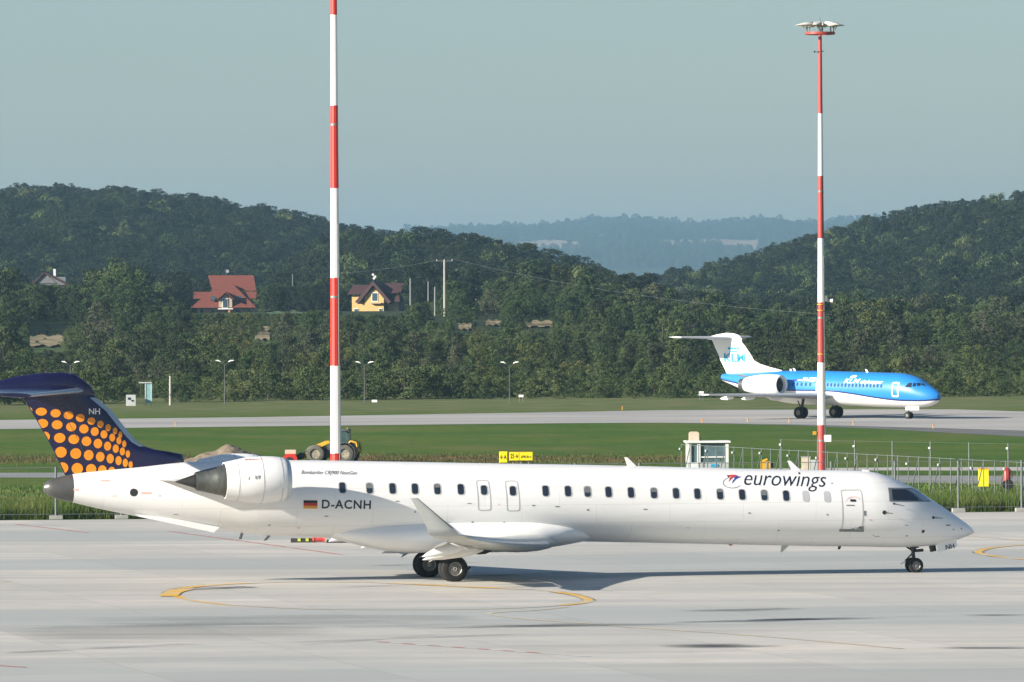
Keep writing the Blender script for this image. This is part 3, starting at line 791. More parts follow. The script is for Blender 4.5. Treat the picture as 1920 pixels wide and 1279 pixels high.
# engines
for sd in (-1, 1):
    L0 = 2.42
    a = p1(541, 898, -L0); b_ = p1(420, 901, -L0); pc = p1(328, 905.5, -L0)
    ec = Vector((a.x, sd * L0, a.z)); ax = Vector((b_.x - a.x, 0, b_.z - a.z)); Ln = ax.length; ax.normalize()
    en = bpy.data.objects.new('engine', None)
    mb = MB()
    mb.lathe(ec, ax, [(0.55, 0.44), (0.25, 0.56), (0.06, 0.60), (0.0, 0.645), (0.05, 0.695), (0.22, 0.755), (0.55, 0.80), (0.95, 0.815), (1.5, 0.79), (Ln - 0.35, 0.70), (Ln, 0.635), (Ln, 0.60), (Ln - 0.5, 0.60)], 40, cap=False)
    nac = mb.build('engine_nacelle', 'white_paint', jet, smooth=40)
    mb = MB(); mb.lathe(ec, ax, [(0.16, 0.575), (0.04, 0.606), (-0.006, 0.645), (0.045, 0.700), (0.15, 0.741)], 40, cap=False); mb.build('inlet_lip', 'slat_metal', nac, smooth=40)
    mb = MB(); mb.lathe(ec, ax, [(0.50, 0.50), (0.52, 0.30), (0.35, 0.16), (0.22, 0.01)], 24); mb.build('fan_spinner', 'dark_metal', nac, smooth=40)
    Lc = (p1(366, 903, -L0) - p1(420, 901, -L0)).length; Lp = (p1(366, 903, -L0) - pc).length
    mb = MB(); mb.lathe(ec, ax, [(Ln - 0.6, 0.58), (Ln - 0.02, 0.555), (Ln + Lc * 0.35, 0.47), (Ln + Lc * 0.36, 0.462), (Ln + Lc, 0.315), (Ln + Lc, 0.28), (Ln + Lc * 0.6, 0.26)], 36, cap=False); mb.build('core_cowl', 'nozzle_metal', nac, smooth=30)
    mb = MB(); mb.lathe(ec, ax, [(Ln + Lc * 0.6, 0.255), (Ln + Lc + 0.02, 0.24), (Ln + Lc + Lp, 0.01)], 24); mb.build('exhaust_plug', 'plug_metal', nac, smooth=30)
    for u_, r_ in ((0.34, 0.775), (1.02, 0.817), (Ln - 0.42, 0.722)):
        MB().lathe(ec, ax, [(u_ - 0.008, r_), (u_ - 0.008, r_ + 0.004), (u_ + 0.008, r_ + 0.004), (u_ + 0.008, r_)], 40, cap=False).build('cowl_seam', 'outline_grey', nac)
    # pylon
    mb = MB(); rg = []
    for l_ in (0.75, 1.30, L0 - 0.55):
        rg.append(section((ec.x - 0.75, sd * l_, ec.z - 0.02), 3.6, 0.34, (0, 0, 1)))
    mb.loft(rg); mb.build('engine_pylon', 'white_paint', jet, smooth=40)
    if sd == -1:
        mb = MB()
        for u_, h_ in ((0.62, 0.16), (0.95, 0.22), (1.06, 0.22), (1.62, 0.16)):
            for aa in (-95,):
                r_ = 0.815 if u_ < 1.3 else 0.775
                p = ec + ax * (Ln - u_) + Vector((0, -r_ * 0.99, 0.12))
                mb.box(p, (0.03, 0.02, h_ * 0.6))
        mb.build('panel_marks', 'outline_grey', nac)['kind'] = 'stuff'
        mb = MB()
        for k in range(5):
            q = ec + ax * (1.05 + k * 0.13) + Vector((0, -0.36, 0.715)); mb.box(q, (0.10, 0.05, 0.03))
        mb.build('warning_marks', 'text_red', nac)['kind'] = 'stuff'

# ventral strakes under the tail
for sd in (-1, 1):
    q = [p1(252, 964, -0.45), p1(262, 969, -0.62), p1(400, 998.5, -0.66), p1(411, 989, -0.52), p1(405, 980, -0.40)]
    q = [Vector((v.x, sd * abs(v.y), v.z)) for v in q]
    mb = MB(); mb.prism(q, (0, sd * 0.05, 0)); mb.build('ventral_strake', 'white_paint', jet)

# cabin windows
win = [(642, 914.5), (693, 915.5), (736, 916), (778, 916.5), (820, 917), (864, 917.5), (907.5, 919), (961.5, 920.5), (1023, 920.5), (1065, 921), (1101.5, 921.8), (1141, 922.5), (1183, 923.5), (1226, 924.5), (1267.5, 925), (1307.5, 925.8), (1350, 926.5), (1391.5, 927.5), (1433, 928.5), (1474, 929.5)]
for k, (px, py) in enumerate(win):
    x, z = hull.at(px, py)
    small = 0.9 if k in (6, 7) else 1.0
    o_ = rrect(x, z, 0.285, 0.415 * small, 0.095); i_ = rrect(x, z, 0.225, 0.365 * small, 0.085)
    o = hull.decal('window', [i_], 'glass', jet, 0.004, 0.06)
    hull.decal('window_frame', ringpoly(o_, i_), 'outline_grey', o, 0.005, 0.06)
for k, f_ in ((1, 0.5), (4, 0.35), (10, 0.6), (13, 0.4), (16, 0.3), (18, 0.5)):
    x, z = hull.at(*win[k]); hh = 0.35 * f_
    hull.decal('window_blind', [rrect(x, z + 0.175 - hh / 2, 0.20, hh, 0.04, 3)], 'sill_grey', jet, 0.007, 0.06)
rp = random.Random(12)
for px, py, m_ in ((612, 968, 'sill_grey'), (880, 944, 'sill_grey'), (935, 946, 'text_pale_red'), (1000, 948, 'sill_grey'), (1045, 950, 'sill_grey'), (1210, 955, 'sill_grey'), (1290, 990, 'text_pale_red'), (1405, 962, 'sill_grey'), (1460, 995, 'sill_grey'), (1560, 906, 'sill_grey'), (1632, 975, 'text_pale_red'), (1645, 1006, 'sill_grey'), (1700, 1005, 'sill_grey'), (1700, 985, 'sill_grey'), (1778, 985, 'sill_grey'), (1788, 993, 'sill_grey'), (300, 930, 'sill_grey'), (215, 930, 'text_pale_red'), (330, 965, 'sill_grey'), (505, 985, 'sill_grey'), (560, 990, 'text_pale_red'), (745, 940, 'sill_grey')):
    x, z = hull.at(px, py); w_, h_ = rp.uniform(0.06, 0.20), rp.uniform(0.02, 0.045)
    hull.decal('placard', [[(x - w_ / 2, z - h_ / 2), (x + w_ / 2, z - h_ / 2), (x + w_ / 2, z + h_ / 2), (x - w_ / 2, z + h_ / 2)]], m_, jet, 0.005, 0.08)
for px, py in ((1511, 930.5), (1551, 931.5)):
    x, z = hull.at(px, py)
    hull.decal('window', [rrect(x, z, 0.25, 0.40, 0.09)], 'blind_grey', jet, 0.005, 0.06)
def outline(name, px0, py0, px1, py1, w=0.035, m='outline_grey', r=0.10):
    a = hull.at((px0 + px1) / 2, py0); b_ = hull.at((px0 + px1) / 2, py1); l_ = hull.at(px0, (py0 + py1) / 2); r_ = hull.at(px1, (py0 + py1) / 2)
    cx, cz, ww, hh = (l_[0] + r_[0]) / 2, (a[1] + b_[1]) / 2, r_[0] - l_[0], a[1] - b_[1]
    lean = -(a[0] - b_[0]) / hh
    hull.decal(name, ringpoly(rrect(cx, cz, ww, hh, r, lean=0.03), rrect(cx, cz, ww - 2 * w, hh - 2 * w, r - w * 0.8, lean=0.03)), m, jet, 0.004, 0.08)
outline('emergency_exit', 895, 900, 920, 958)
outline('emergency_exit', 949, 901, 974, 959)
outline('service_door', 1579, 918, 1619, 995)
x0, z0 = hull.at(1574, 997); x1, z1 = hull.at(1620, 997.5)
def quad(name, pxs, m, off=0.007):
    hull.decal(name, [[hull.at(*p) for p in pxs]], m, jet, off, 0.07)
quad('door_sill', [(1573.5, 992), (1573.5, 997), (1619.5, 997.5), (1619.5, 987), (1615, 987), (1614, 993)], 'sill_grey')
quad('door_handle', [(1594, 936), (1594, 940.5), (1604.5, 941), (1604.5, 936.5)], 'gear_dark')
quad('door_mark', [(1587, 946.5), (1587, 948.5), (1602, 948.7), (1602, 946.7)], 'sill_grey')
arc = [(1585 + 29 * (1 - math.cos(t)) / 2 + 0, 944 - 13 * math.sin(t * 0.95) ** 0.8) for t in np.linspace(0.02, 2.7, 12)]
hull.decal('door_arrow', [[hull.at(arc[i][0], arc[i][1]), hull.at(arc[i + 1][0], arc[i + 1][1]), hull.at(arc[i + 1][0], arc[i + 1][1] + 1.3), hull.at(arc[i][0], arc[i][1] + 1.3)] for i in range(11)], 'text_pale_red', jet, 0.007, 0.08)
quad('door_hinge', [(1620, 958), (1620, 967), (1623.5, 967), (1623.5, 958)], 'sill_grey')
# cockpit glazing
quad('cockpit_window_frame', [(1665, 914.5), (1667.5, 940.5), (1746, 940.5), (1735, 931), (1722, 921), (1711, 915)], 'sill_grey', 0.006)
quad('cockpit_window', [(1671.5, 917.5), (1673.5, 938), (1724, 938.5), (1719, 933), (1706, 922), (1698, 917.5)], 'glass', 0.012)
quad('windshield', [(1711, 917.5), (1722, 923), (1736, 933), (1743, 938.5), (1729, 938.5), (1722, 932), (1709, 921), (1704, 917.5)], 'edge_metal', 0.012)
# probes, ports and small marks
def dot(name, px, py, r, m='gear_dark'):
    x, z = hull.at(px, py)
    hull.decal(name, [[(x + r * math.cos(2 * math.pi * k / 14), z + r * math.sin(2 * math.pi * k / 14)) for k in range(14)]], m, jet, 0.006, 0.08)
dot('static_port', 1658, 961, 0.075); dot('outflow_port', 1731, 996.5, 0.06); dot('cabin_drain', 251, 923.5, 0.14)
dot('pitot_base', 1750, 970.5, 0.055); dot('probe_base', 1676, 944.5, 0.04)
for px, py, r in ((1551, 965, 0.03), (778, 960, 0.03), (1102, 956, 0.035), (886, 980, 0.045), (945, 981, 0.045), (1638, 1004, 0.02), (1803, 991.5, 0.03)): dot('service_port', px, py, r, 'sill_grey')
for pa, pb in (((1750, 970.5), (1766, 971.5)), ((1676, 944.5), (1694, 949)), ((1658, 961), (1672, 963))):
    xa, za = hull.at(*pa); xb, zb = hull.at(*pb)
    MB().tube((xa, hull.lat(xa, za) - 0.08, za), (xb, hull.lat(xb, zb) - 0.12, zb), 0.016, 0.010, 6).build('pitot_probe', 'gear_dark', jet)
for px, py, w_, h_ in ((150, 890, 24, 17),): outline('access_panel', px + 5, py, px + 33, py + 17, 0.02, 'outline_grey', 0.03)
for px, py, w_ in ((188, 899, 18), (265, 922.5, 19), (138, 916, 10)):
    quad('stencil_text', [(px, py), (px, py + 4), (px + w_, py + 4.3), (px + w_, py + 0.3)], 'text_pale_red', 0.005)

# lettering and emblem
hull.text('airline_lettering', 'eurowings', (1396, 909.3), (1553, 913.2), 'text_navy', jet, shear=0.54, capscale=1.06, fat=-0.005)
hull.text('registration_lettering', 'D-ACNH', (603, 953.0), (695, 954.2), 'text_navy', jet, capscale=1.0, fat=0.022, font_sp=1.12)
hull.text('type_lettering', 'Bombardier CRJ900 NextGen', (565, 888.5), (670, 890.0), 'text_navy', jet, capscale=1.1, shear=0.5, fat=-0.004)
for k, m in enumerate(('flag_black', 'flag_red', 'flag_gold')):
    y0 = 938 + k * 5.2
    quad('flag_stripe', [(569, y0), (569, y0 + 5.2), (595, y0 + 5.5), (595, y0 + 0.3)], m)
def ez(x, y): return (1330 + x / 8, 870 + y / 8)
arc = [(375, 188), (320, 196), (265, 212), (222, 242), (205, 275), (212, 308), (240, 335), (285, 354), (335, 361), (390, 356), (440, 338), (472, 316)]
wd = [2, 3, 4, 5, 6, 7, 7, 6, 6, 6, 5, 2]
polys = []
for i in range(len(arc) - 1):
    def nrm_(i):
        a, b_ = arc[max(i - 1, 0)], arc[min(i + 1, len(arc) - 1)]; dx, dy = b_[0] - a[0], b_[1] - a[1]; L = math.hypot(dx, dy); return -dy / L, dx / L
    (n0x, n0y), (n1x, n1y) = nrm_(i), nrm_(i + 1)
    w0_, w1_ = wd[i] * 0.8, wd[i + 1] * 0.8
    polys.append([hull.at(*ez(arc[i][0] + n0x * w0_, arc[i][1] + n0y * w0_)), hull.at(*ez(arc[i + 1][0] + n1x * w1_, arc[i + 1][1] + n1y * w1_)), hull.at(*ez(arc[i + 1][0] - n1x * w1_, arc[i + 1][1] - n1y * w1_)), hull.at(*ez(arc[i][0] - n0x * w0_, arc[i][1] - n0y * w0_))])
hull.decal('emblem_ring', polys, 'sill_grey', jet, 0.006, 0.08)
hull.decal('emblem_red_wing', [[hull.at(*ez(*q)) for q in [(255, 170), (330, 160), (400, 163), (428, 178), (385, 188), (348, 205), (315, 235), (280, 272), (302, 222), (335, 185)]]], 'text_red', jet, 0.010, 0.08)
hull.decal('emblem_blue_wing', [[hull.at(*ez(*q)) for q in [(360, 193), (430, 185), (484, 190), (425, 208), (388, 232), (360, 262), (333, 304), (345, 255), (378, 212)]]], 'text_blue', jet, 0.012, 0.08)

# aerials above and below
def blade(name, pts, m='white_paint', t=0.04, l=0.0):
    q = [p1(px, py, l) for px, py in pts]; q = [v + Vector((0, -t / 2, 0)) for v in q]
    return MB().prism(q, (0, t, 0)).build(name, m, jet)
blade('aerial', [(1171, 857.5), (1176, 857.5), (1194, 875), (1177, 875)])
blade('aerial', [(1476.5, 864), (1482, 864), (1503, 884), (1486, 884)])
blade('belly_aerial', [(1466, 1021), (1481, 1021), (1468, 1034), (1463, 1036)], 'wing_grey')
blade('drain_mast', [(1572, 1022), (1578, 1022), (1575, 1030), (1571, 1030)], 'gear_dark')
blade('drain_mast', [(452, 998), (457, 998), (453, 1011), (448, 1011)], 'sill_grey')
blade('drain_mast', [(503, 1003), (509, 1003), (500, 1013), (494, 1014)], 'sill_grey')
blade('beacon', [(1366, 1019), (1373, 1019), (1372, 1023), (1368, 1023)], 'text_red', 0.12)
blade('satellite_dome', [(1616, 884), (1619, 881), (1626, 881), (1630, 884)], 'white_paint', 0.2)
MB().lathe(p1(976, 1028, -0.4), (1, 0, 0), [(-0.5, 0.01), (-0.4, 0.10), (0.4, 0.10), (0.5, 0.01)], 12).build('belly_light', 'sill_grey', jet, smooth=40)

# landing gear
for sd in (-1, 1):
    gx, gl = 0.0, sd * 2.06
    leg = MB().tube((0.25, sd * 2.0, 1.55), (0.02, gl, 0.48), 0.11, 0.085, 12).tube((0.05, gl, 0.75), (0.02, gl, 0.45), 0.12, 0.12, 12)
    leg = leg.build('main_gear_leg', 'gear_dark', jet, smooth=40)
    MB().tube((0.0, gl - 0.30, 0.47), (0.0, gl + 0.30, 0.47), 0.07, n=10).build('axle', 'gear_dark', leg)
    MB().tube((0.55, sd * 1.5, 1.35), (0.05, gl, 0.95), 0.05, n=8).tube((-0.05, gl, 0.9), (-0.28, gl, 0.7), 0.035, n=8).tube((-0.28, gl, 0.7), (-0.05, gl, 0.5), 0.035, n=8).build('drag_brace', 'gear_dark', leg)
    MB().tube((0.45, gl - sd * -0.02, 0.36), (0.62, gl, 0.52), 0.04, n=8).tube((0.0, gl, 0.47), (0.47, gl, 0.38), 0.05, n=8).build('tow_fitting', 'gear_dark', leg)
    for off in (-0.235, 0.235):
        w_ = wheel(jet, 'main_wheel', (0, gl + off, 0.47), 0.47, 0.31, 0.245, spokes=12)
        if sd * off < 0: pass
    q = [p1(856, 1018, 0), p1(890, 1018, 0), p1(887, 1030, 0), p1(876, 1035, 0), p1(862, 1036, 0)]
    MB().prism([Vector((v.x + 0.15, sd * 1.95, v.z)) for v in q], (0, sd * 0.25, 0)).build('gear_bay_edge', 'gear_dark', jet)
    MB().prism([Vector((v.x - 0.30, sd * 2.25, v.z)) for v in [p1(806, 1026), p1(822, 1022), p1(812, 1040), p1(793, 1050)]], (0, sd * 0.03, 0)).build('gear_door', 'wing_grey', jet)
NG = c1(1714, 1075)[0]
nl = MB().tube((NG - 0.08, 0, 1.35), (NG, 0, 0.28), 0.075, 0.06, 12).tube((NG - 0.06, 0, 1.30), (NG - 0.03, 0, 0.85), 0.13, 0.11, 12).build('nose_gear_leg', 'gear_dark', jet, smooth=40)
MB().tube((NG - 0.75, 0, 1.25), (NG - 0.05, 0, 0.80), 0.035, n=8).tube((NG - 0.05, 0, 0.72), (NG - 0.33, 0, 0.45), 0.03, n=8).tube((NG - 0.33, 0, 0.45), (NG - 0.02, 0, 0.3), 0.03, n=8).tube((NG, -0.05, 0.8), (NG + 0.33, -0.05, 0.82), 0.055, n=8).tube((NG, 0.1, 0.95), (NG + 0.2, 0.1, 0.97), 0.07, n=8).build('steering_link', 'gear_dark', nl)
MB().tube((NG - 0.33, 0, 0.42), (NG - 0.50, 0, 0.33), 0.035, n=6).build('tow_pin', 'white_plain', nl)
MB().tube((NG, -0.26, 0.28), (NG, 0.26, 0.28), 0.04, n=8).build('axle', 'gear_dark', nl)
for off in (-0.19, 0.19): wheel(jet, 'nose_wheel', (NG, off, 0.277), 0.277, 0.20, 0.15, spokes=8)
q = [p1(px, py, -0.28) for px, py in ((1757, 1019), (1793, 1009), (1795, 1023.5), (1790, 1027.5), (1760, 1035))]
dr = MB().prism(q, (0, 0.03, 0)).build('nose_gear_door', 'white_paint', jet)
flat_text('door_lettering', 'NH', c1(1774, 1030.5, -0.3), c1(1790, 1027.3, -0.3), lambda x, z: 0.29, 'text_navy', dr, 1.0, 0.015, 0.01)
q = [p1(px, py, -0.10) for px, py in ((1744, 1022), (1754, 1021), (1756, 1033), (1747, 1035))]
MB().prism(q, (0, 0.2, 0)).build('taxi_light', 'gear_dark', jet)

# ------------------------------------------------------------------ the blue jet on the runway
YAW2 = R(-43.0)
ORG2 = G(1535, 784)
blue = thing('airliner', 'small blue and white jet taxiing on the far runway before the trees', 'airplane', ORG2, YAW2)
def c2(px, py, l=0.0): return on_plane(px, py, ORG2, YAW2, l)
def p2(px, py, l=0.0):
    s_, z_ = c2(px, py, l); return Vector((s_, l, z_))
sil = [(1356, 701, 714), (1375, 700, 722.5), (1400, 698.5, 733), (1430, 697, 743), (1465, 695.5, 753), (1490, 695.2, 757), (1540, 695.5, 759), (1600, 697, 761), (1650, 698.5, 763), (1685, 699.5, 764), (1700, 701.5, 764.3), (1715, 706, 764.3), (1724, 710, 764), (1736, 719, 763), (1748, 727, 760), (1756, 733, 755.5), (1760.5, 738, 750)]
st = []
tip2 = c2(1762, 743)[0]
hwn = pchip([0, 0.10, 0.4, 1.0, 1.8, 2.8, 4.2, 5.5, 60], [0.10, 0.28, 0.58, 0.94, 1.22, 1.46, 1.60, 1.63, 1.63])
for px, a, b_ in sil:
    s_, zt = c2(px, a); _, zb = c2(px, b_)
    hw = min(hwn(tip2 - s_), max((zt - zb) / 2 * 1.02, 0.2) if s_ < -2 else 9)
    st.append((s_, zt, zb, hw))
h2 = Hull(st, ORG2, YAW2)
# blue over white with a navy wave between: paint follows the hull
m = mat('blue_livery', (0.03, 0.28, 0.72), 0.42, coat=0.12)
nt = m.node_tree; b = nt.nodes['Principled BSDF']
tc = nt.nodes.new('ShaderNodeTexCoord'); sp = nt.nodes.new('ShaderNodeSeparateXYZ'); nt.links.new(tc.outputs['Object'], sp.inputs[0])
wave = [(1345, 711), (1357, 714), (1400, 724), (1420, 728), (1445, 731), (1480, 733), (1530, 734), (1565, 735.5), (1600, 740), (1640, 746.5), (1680, 751.5), (1710, 752.8), (1735, 752.5), (1764, 750.5)]
wpts = sorted(h2.at(*p) for p in wave)
s_lo, s_hi = wpts[0][0] - 0.5, wpts[-1][0] + 0.5
mr = nt.nodes.new('ShaderNodeMapRange'); mr.inputs['From Min'].default_value = s_lo; mr.inputs['From Max'].default_value = s_hi
nt.links.new(sp.outputs[0], mr.inputs['Value'])
fc = nt.nodes.new('ShaderNodeFloatCurve'); cv = fc.mapping.curves[0]
zmin, zmax = 0.0, 6.0
nodes_ = [((s - s_lo) / (s_hi - s_lo), (z - zmin) / (zmax - zmin)) for s, z in wpts]
cv.points[0].location = (0.0, nodes_[0][1]); cv.points[1].location = (1.0, nodes_[-1][1])
for x, y in nodes_: cv.points.new(x, y)
fc.mapping.update(); nt.links.new(mr.outputs[0], fc.inputs['Value'])
mz = nt.nodes.new('ShaderNodeMapRange'); mz.inputs['From Min'].default_value = zmin; mz.inputs['From Max'].default_value = zmax; nt.links.new(sp.outputs[2], mz.inputs['Value'])
df = nt.nodes.new('ShaderNodeMath'); df.operation = 'SUBTRACT'; nt.links.new(mz.outputs[0], df.inputs[0]); nt.links.new(fc.outputs[0], df.inputs[1])
cr = nt.nodes.new('ShaderNodeValToRGB'); cr.color_ramp.interpolation = 'CONSTANT'
el = cr.color_ramp.elements; el[0].position = 0; el[0].color = (0.80, 0.80, 0.78, 1); el[1].position = 0.5; el[1].color = (0.012, 0.03, 0.13, 1)
e3 = el.new(0.52); e3.color = (0.018, 0.20, 0.56, 1)
ad = nt.nodes.new('ShaderNodeMath'); ad.operation = 'ADD'; ad.inputs[1].default_value = 0.5; nt.links.new(df.outputs[0], ad.inputs[0])
nt.links.new(ad.outputs[0], cr.inputs[0])
nzz = noise(nt, 0.6, tc.outputs['Object'], lo=0.3, hi=0.7)
vm = nt.nodes.new('ShaderNodeMapRange'); vm.inputs['To Min'].default_value = 0.94; vm.inputs['To Max'].default_value = 1.0; nt.links.new(nzz, vm.inputs['Value'])
vs_ = nt.nodes.new('ShaderNodeVectorMath'); vs_.operation = 'SCALE'; nt.links.new(cr.outputs[0], vs_.inputs[0]); nt.links.new(vm.outputs[0], vs_.inputs['Scale'])
nt.links.new(vs_.outputs[0], b.inputs['Base Color'])
h2.build('fuselage', 'blue_livery', blue, h2.s0, h2.s1, 110)
# fin
LE2 = [(700, 1466), (694, 1466), (688, 1443), (682, 1425), (676, 1414), (665, 1408), (650, 1398), (640, 1390), (634, 1386)]
TE2 = [(700, 1362), (694, 1360), (688, 1357), (682, 1354), (676, 1351), (665, 1347), (650, 1340), (640, 1336), (634, 1332)]
f2z, f2l, f2t = [], [], []
for (py, xl), (_, xt) in zip(LE2, TE2):
    a = c2(xl, py); b_ = c2(xt, py); f2z.append((a[1] + b_[1]) / 2); f2l.append(a[0]); f2t.append(b_[0])
mb = MB(); mb.loft([section((l_, 0, z_), l_ - t_, 0.42, (0, 1, 0)) for z_, l_, t_ in zip(f2z, f2l, f2t)]); fin2 = mb.build('tail_fin', 'klm_white', blue, smooth=40)
def f2lat(x, z):
    le, te = float(np.interp(z, f2z, f2l)), float(np.interp(z, f2z, f2t))
    return air_half(min(max((le - x) / (le - te), 0), 1)) * 0.21
mb = MB(); rg = []
for px, a, b_, hw in [(1391, 635, 641, 0.06), (1386, 628.5, 643, 0.18), (1376, 625, 644, 0.24), (1362, 624, 643, 0.26), (1345, 627, 641, 0.24), (1332, 630.5, 637, 0.16), (1318, 632.5, 634.5, 0.04)]:
    s_, zt = c2(px, a); _, zb = c2(px, b_)
    rg.append([(s_, hw * math.sin(2 * math.pi * k / 16), (zt + zb) / 2 + (zt - zb) / 2 * math.cos(2 * math.pi * k / 16)) for k in range(16)])
mb.loft(rg); mb.build('fin_top_fairing', 'klm_white', blue, smooth=45)
r0 = p2(1382, 634, 0); 
for sd in (-1, 1):
    secs = [((r0.x - 0.3, 0, r0.z), 3.1, 0.34), ((r0.x - 2.5, sd * 5.0, r0.z + 0.10), 1.7, 0.16)]
    MB().loft([section(le, ch, th_, (0, 0, 1), R(-1)) for le, ch, th_ in secs]).build('tailplane', 'klm_grey', blue, smooth=40)
flat_text('fin_lettering', 'KLM', c2(1356.5, 678.2, -0.2), c2(1397, 678.2, -0.2), f2lat, 'text_sky', fin2, 0.76, 0.014, 0.06)
# crown emblem
mb = MB()
def f2put(px, py):
    x, z = c2(px, py, -0.2); return Vector((x, -f2lat(x, z) - 0.07, z))
mb.add([f2put(1368, 658), f2put(1383, 658), f2put(1383, 660.2), f2put(1368, 660.2)], [(0, 1, 2, 3)])
for cx in (1367, 1372.6, 1378.4, 1384):
    n = 12; mb.add([f2put(cx + 2.2 * math.cos(2 * math.pi * k / n), 653.3 + 2.5 * math.sin(2 * math.pi * k / n)) for k in range(n)], [tuple(range(n))])
mb.add([f2put(1374.6, 647), f2put(1376.2, 647), f2put(1376.2, 649.5), f2put(1374.6, 649.5)], [(0, 1, 2, 3)])
mb.build('fin_crown_emblem', 'text_sky', fin2)
# wings
wr = p2(1562, 742, -1.5); wt = p2(1330, 740, -14.0); wte = p2(1316, 740.2, -14.0)
for sd in (-1, 1):
    secs = [((wr.x, sd * 1.3, wr.z), 5.2, 0.62), ((wr.x + (wt.x - wr.x) * 0.35, sd * 5.6, wr.z + (wt.z - wr.z) * 0.35), 3.7, 0.42), ((wt.x, sd * 14.0, wt.z), 1.5, 0.15)]
    wg = MB().loft([section(le, ch, th_, (0, 0, 1), R(1.5)) for le, ch, th_ in secs]).build('wing', 'klm_grey', blue, smooth=40)
    MB().loft([edge_strip(le, ch, th_, (0, 0, 1), xm=0.08, off=0.01, tw=R(1.5)) for le, ch, th_ in secs], cap=False, close=False).build('leading_edge', 'slat_metal', wg, smooth=40)
    for f_ in (0.28, 0.52, 0.70):
        q = Vector((wr.x + (wt.x - wr.x) * f_ - 2.2 + 0.9 * f_, sd * (1.3 + 12.7 * f_), wr.z + (wt.z - wr.z) * f_ - 0.24))
        rg = [[q + Vector((-1.7 * t, r_ * math.sin(2 * math.pi * k / 10), -0.12 * t + r_ * 1.5 * math.cos(2 * math.pi * k / 10))) for k in range(10)] for t, r_ in ((0, 0.01), (0.15, 0.10), (0.5, 0.13), (0.85, 0.08), (1, 0.01))]
        MB().loft(rg).build('flap_track_fairing', 'klm_white', wg, smooth=50)
# engines
for sd in (-1, 1):
    Lq = 2.75
    a = p2(1466, 721.5, -Lq); ec = Vector((a.x, sd * Lq, a.z)); ax = Vector((-1, 0, 0.0))
    nac = MB().lathe(ec, ax, [(0.9, 0.66), (0.3, 0.70), (0.05, 0.76), (0.0, 0.80), (0.06, 0.86), (0.4, 0.93), (1.2, 0.96), (2.6, 0.93), (3.7, 0.78), (4.3, 0.66), (4.3, 0.60)], 36, cap=False).build('engine_nacelle', 'klm_white', blue, smooth=40)
    MB().lathe(ec, ax, [(0.14, 0.74), (-0.01, 0.80), (0.10, 0.885)], 36, cap=False).build('inlet_lip', 'slat_metal', nac, smooth=40)
    MB().lathe(ec, ax, [(0.45, 0.70), (0.46, 0.25), (0.2, 0.02)], 24).build('fan_spinner', 'black_rubber', nac, smooth=40)
    MB().lathe(ec, ax, [(4.2, 0.62), (4.9, 0.56), (4.9, 0.5), (4.4, 0.5)], 28).build('exhaust_pipe', 'nozzle_metal', nac, smooth=40)
    MB().loft([section((ec.x - 0.8, sd * l_, ec.z + 0.05), 3.8, 0.40, (0, 0, 1)) for l_ in (0.9, Lq - 0.7)]).build('engine_pylon', 'klm_white', blue, smooth=40)
    MB().box(ec + Vector((-4.6, 0, 0.78)), (1.3, 0.5, 0.10), ry=R(8)).build('thrust_reverser_door', 'nozzle_metal', nac)
# doors, windows, glazing, lettering
def q2(name, pxs, m, off=0.012): return h2.decal(name, [[h2.at(*p) for p in pxs]], m, blue, off, 0.15)
for k in range(21):
    px = 1487 + k * 8.1 if k < 5 else 1552 + (k - 5) * 6.7
    if 1530 < px < 1551: continue
    x, z = h2.at(px, 720.2 + (px - 1487) * 0.022)
    h2.decal('window', [rrect(x, z, 0.24, 0.32, 0.10)], 'klm_glass', blue, 0.012, 0.12)
def out2(px0, py0, px1, py1, w, name):
    l_, r_ = h2.at(px0, (py0 + py1) / 2), h2.at(px1, (py0 + py1) / 2); a, b_ = h2.at((px0 + px1) / 2, py0), h2.at((px0 + px1) / 2, py1)
    cx, cz, ww, hh = (l_[0] + r_[0]) / 2, (a[1] + b_[1]) / 2, r_[0] - l_[0], a[1] - b_[1]
    h2.decal(name, ringpoly(rrect(cx, cz, ww, hh, 0.14), rrect(cx, cz, ww - 2 * w, hh - 2 * w, 0.08)), 'text_white', blue, 0.012, 0.12)
out2(1671.5, 716.5, 1684.5, 744.5, 0.12, 'entry_door'); out2(1530, 712, 1541, 735, 0.10, 'emergency_exit')
q2('cockpit_window', [(1697, 726), (1704, 718), (1711, 718), (1709, 726)], 'glass')
q2('cockpit_window', [(1711, 725), (1713, 718), (1718, 718.2), (1717.5, 724.5)], 'glass')
q2('cockpit_window', [(1720.5, 724), (1718.8, 718), (1731, 718.6), (1737, 723.6)], 'glass')
h2.text('airline_lettering', 'KLM', (1582, 718.0), (1611, 718.6), 'text_white', blue, shear=0.25, fat=0.012, capscale=0.62)
h2.text('airline_lettering', 'cityhopper', (1613, 718.6), (1655, 719.4), 'text_white', blue, shear=0.25, fat=0.012, capscale=0.78)
h2.text('registration_lettering', 'PH-KZD', (1504, 714.4), (1530, 714.9), 'text_white', blue, shear=0.2, fat=0.03)
q2('flag_stripe', [(1496, 711), (1496, 712.2), (1503, 712.3), (1503, 711.1)], 'flag_red'); q2('flag_stripe', [(1496, 712.2), (1496, 713.4), (1503, 713.5), (1503, 712.3)], 'text_white'); q2('flag_stripe', [(1496, 713.4), (1496, 714.6), (1503, 714.7), (1503, 713.5)], 'text_blue')
q2('flag_patch', [(1487, 711), (1487, 714.6), (1494, 714.6), (1494, 711)], 'text_blue')
q2('crown_emblem', [(1594, 707.5), (1597, 705), (1600, 704.5), (1603, 703.5), (1607, 704.5), (1606, 706), (1603, 708.6), (1594, 708.6)], 'text_white')
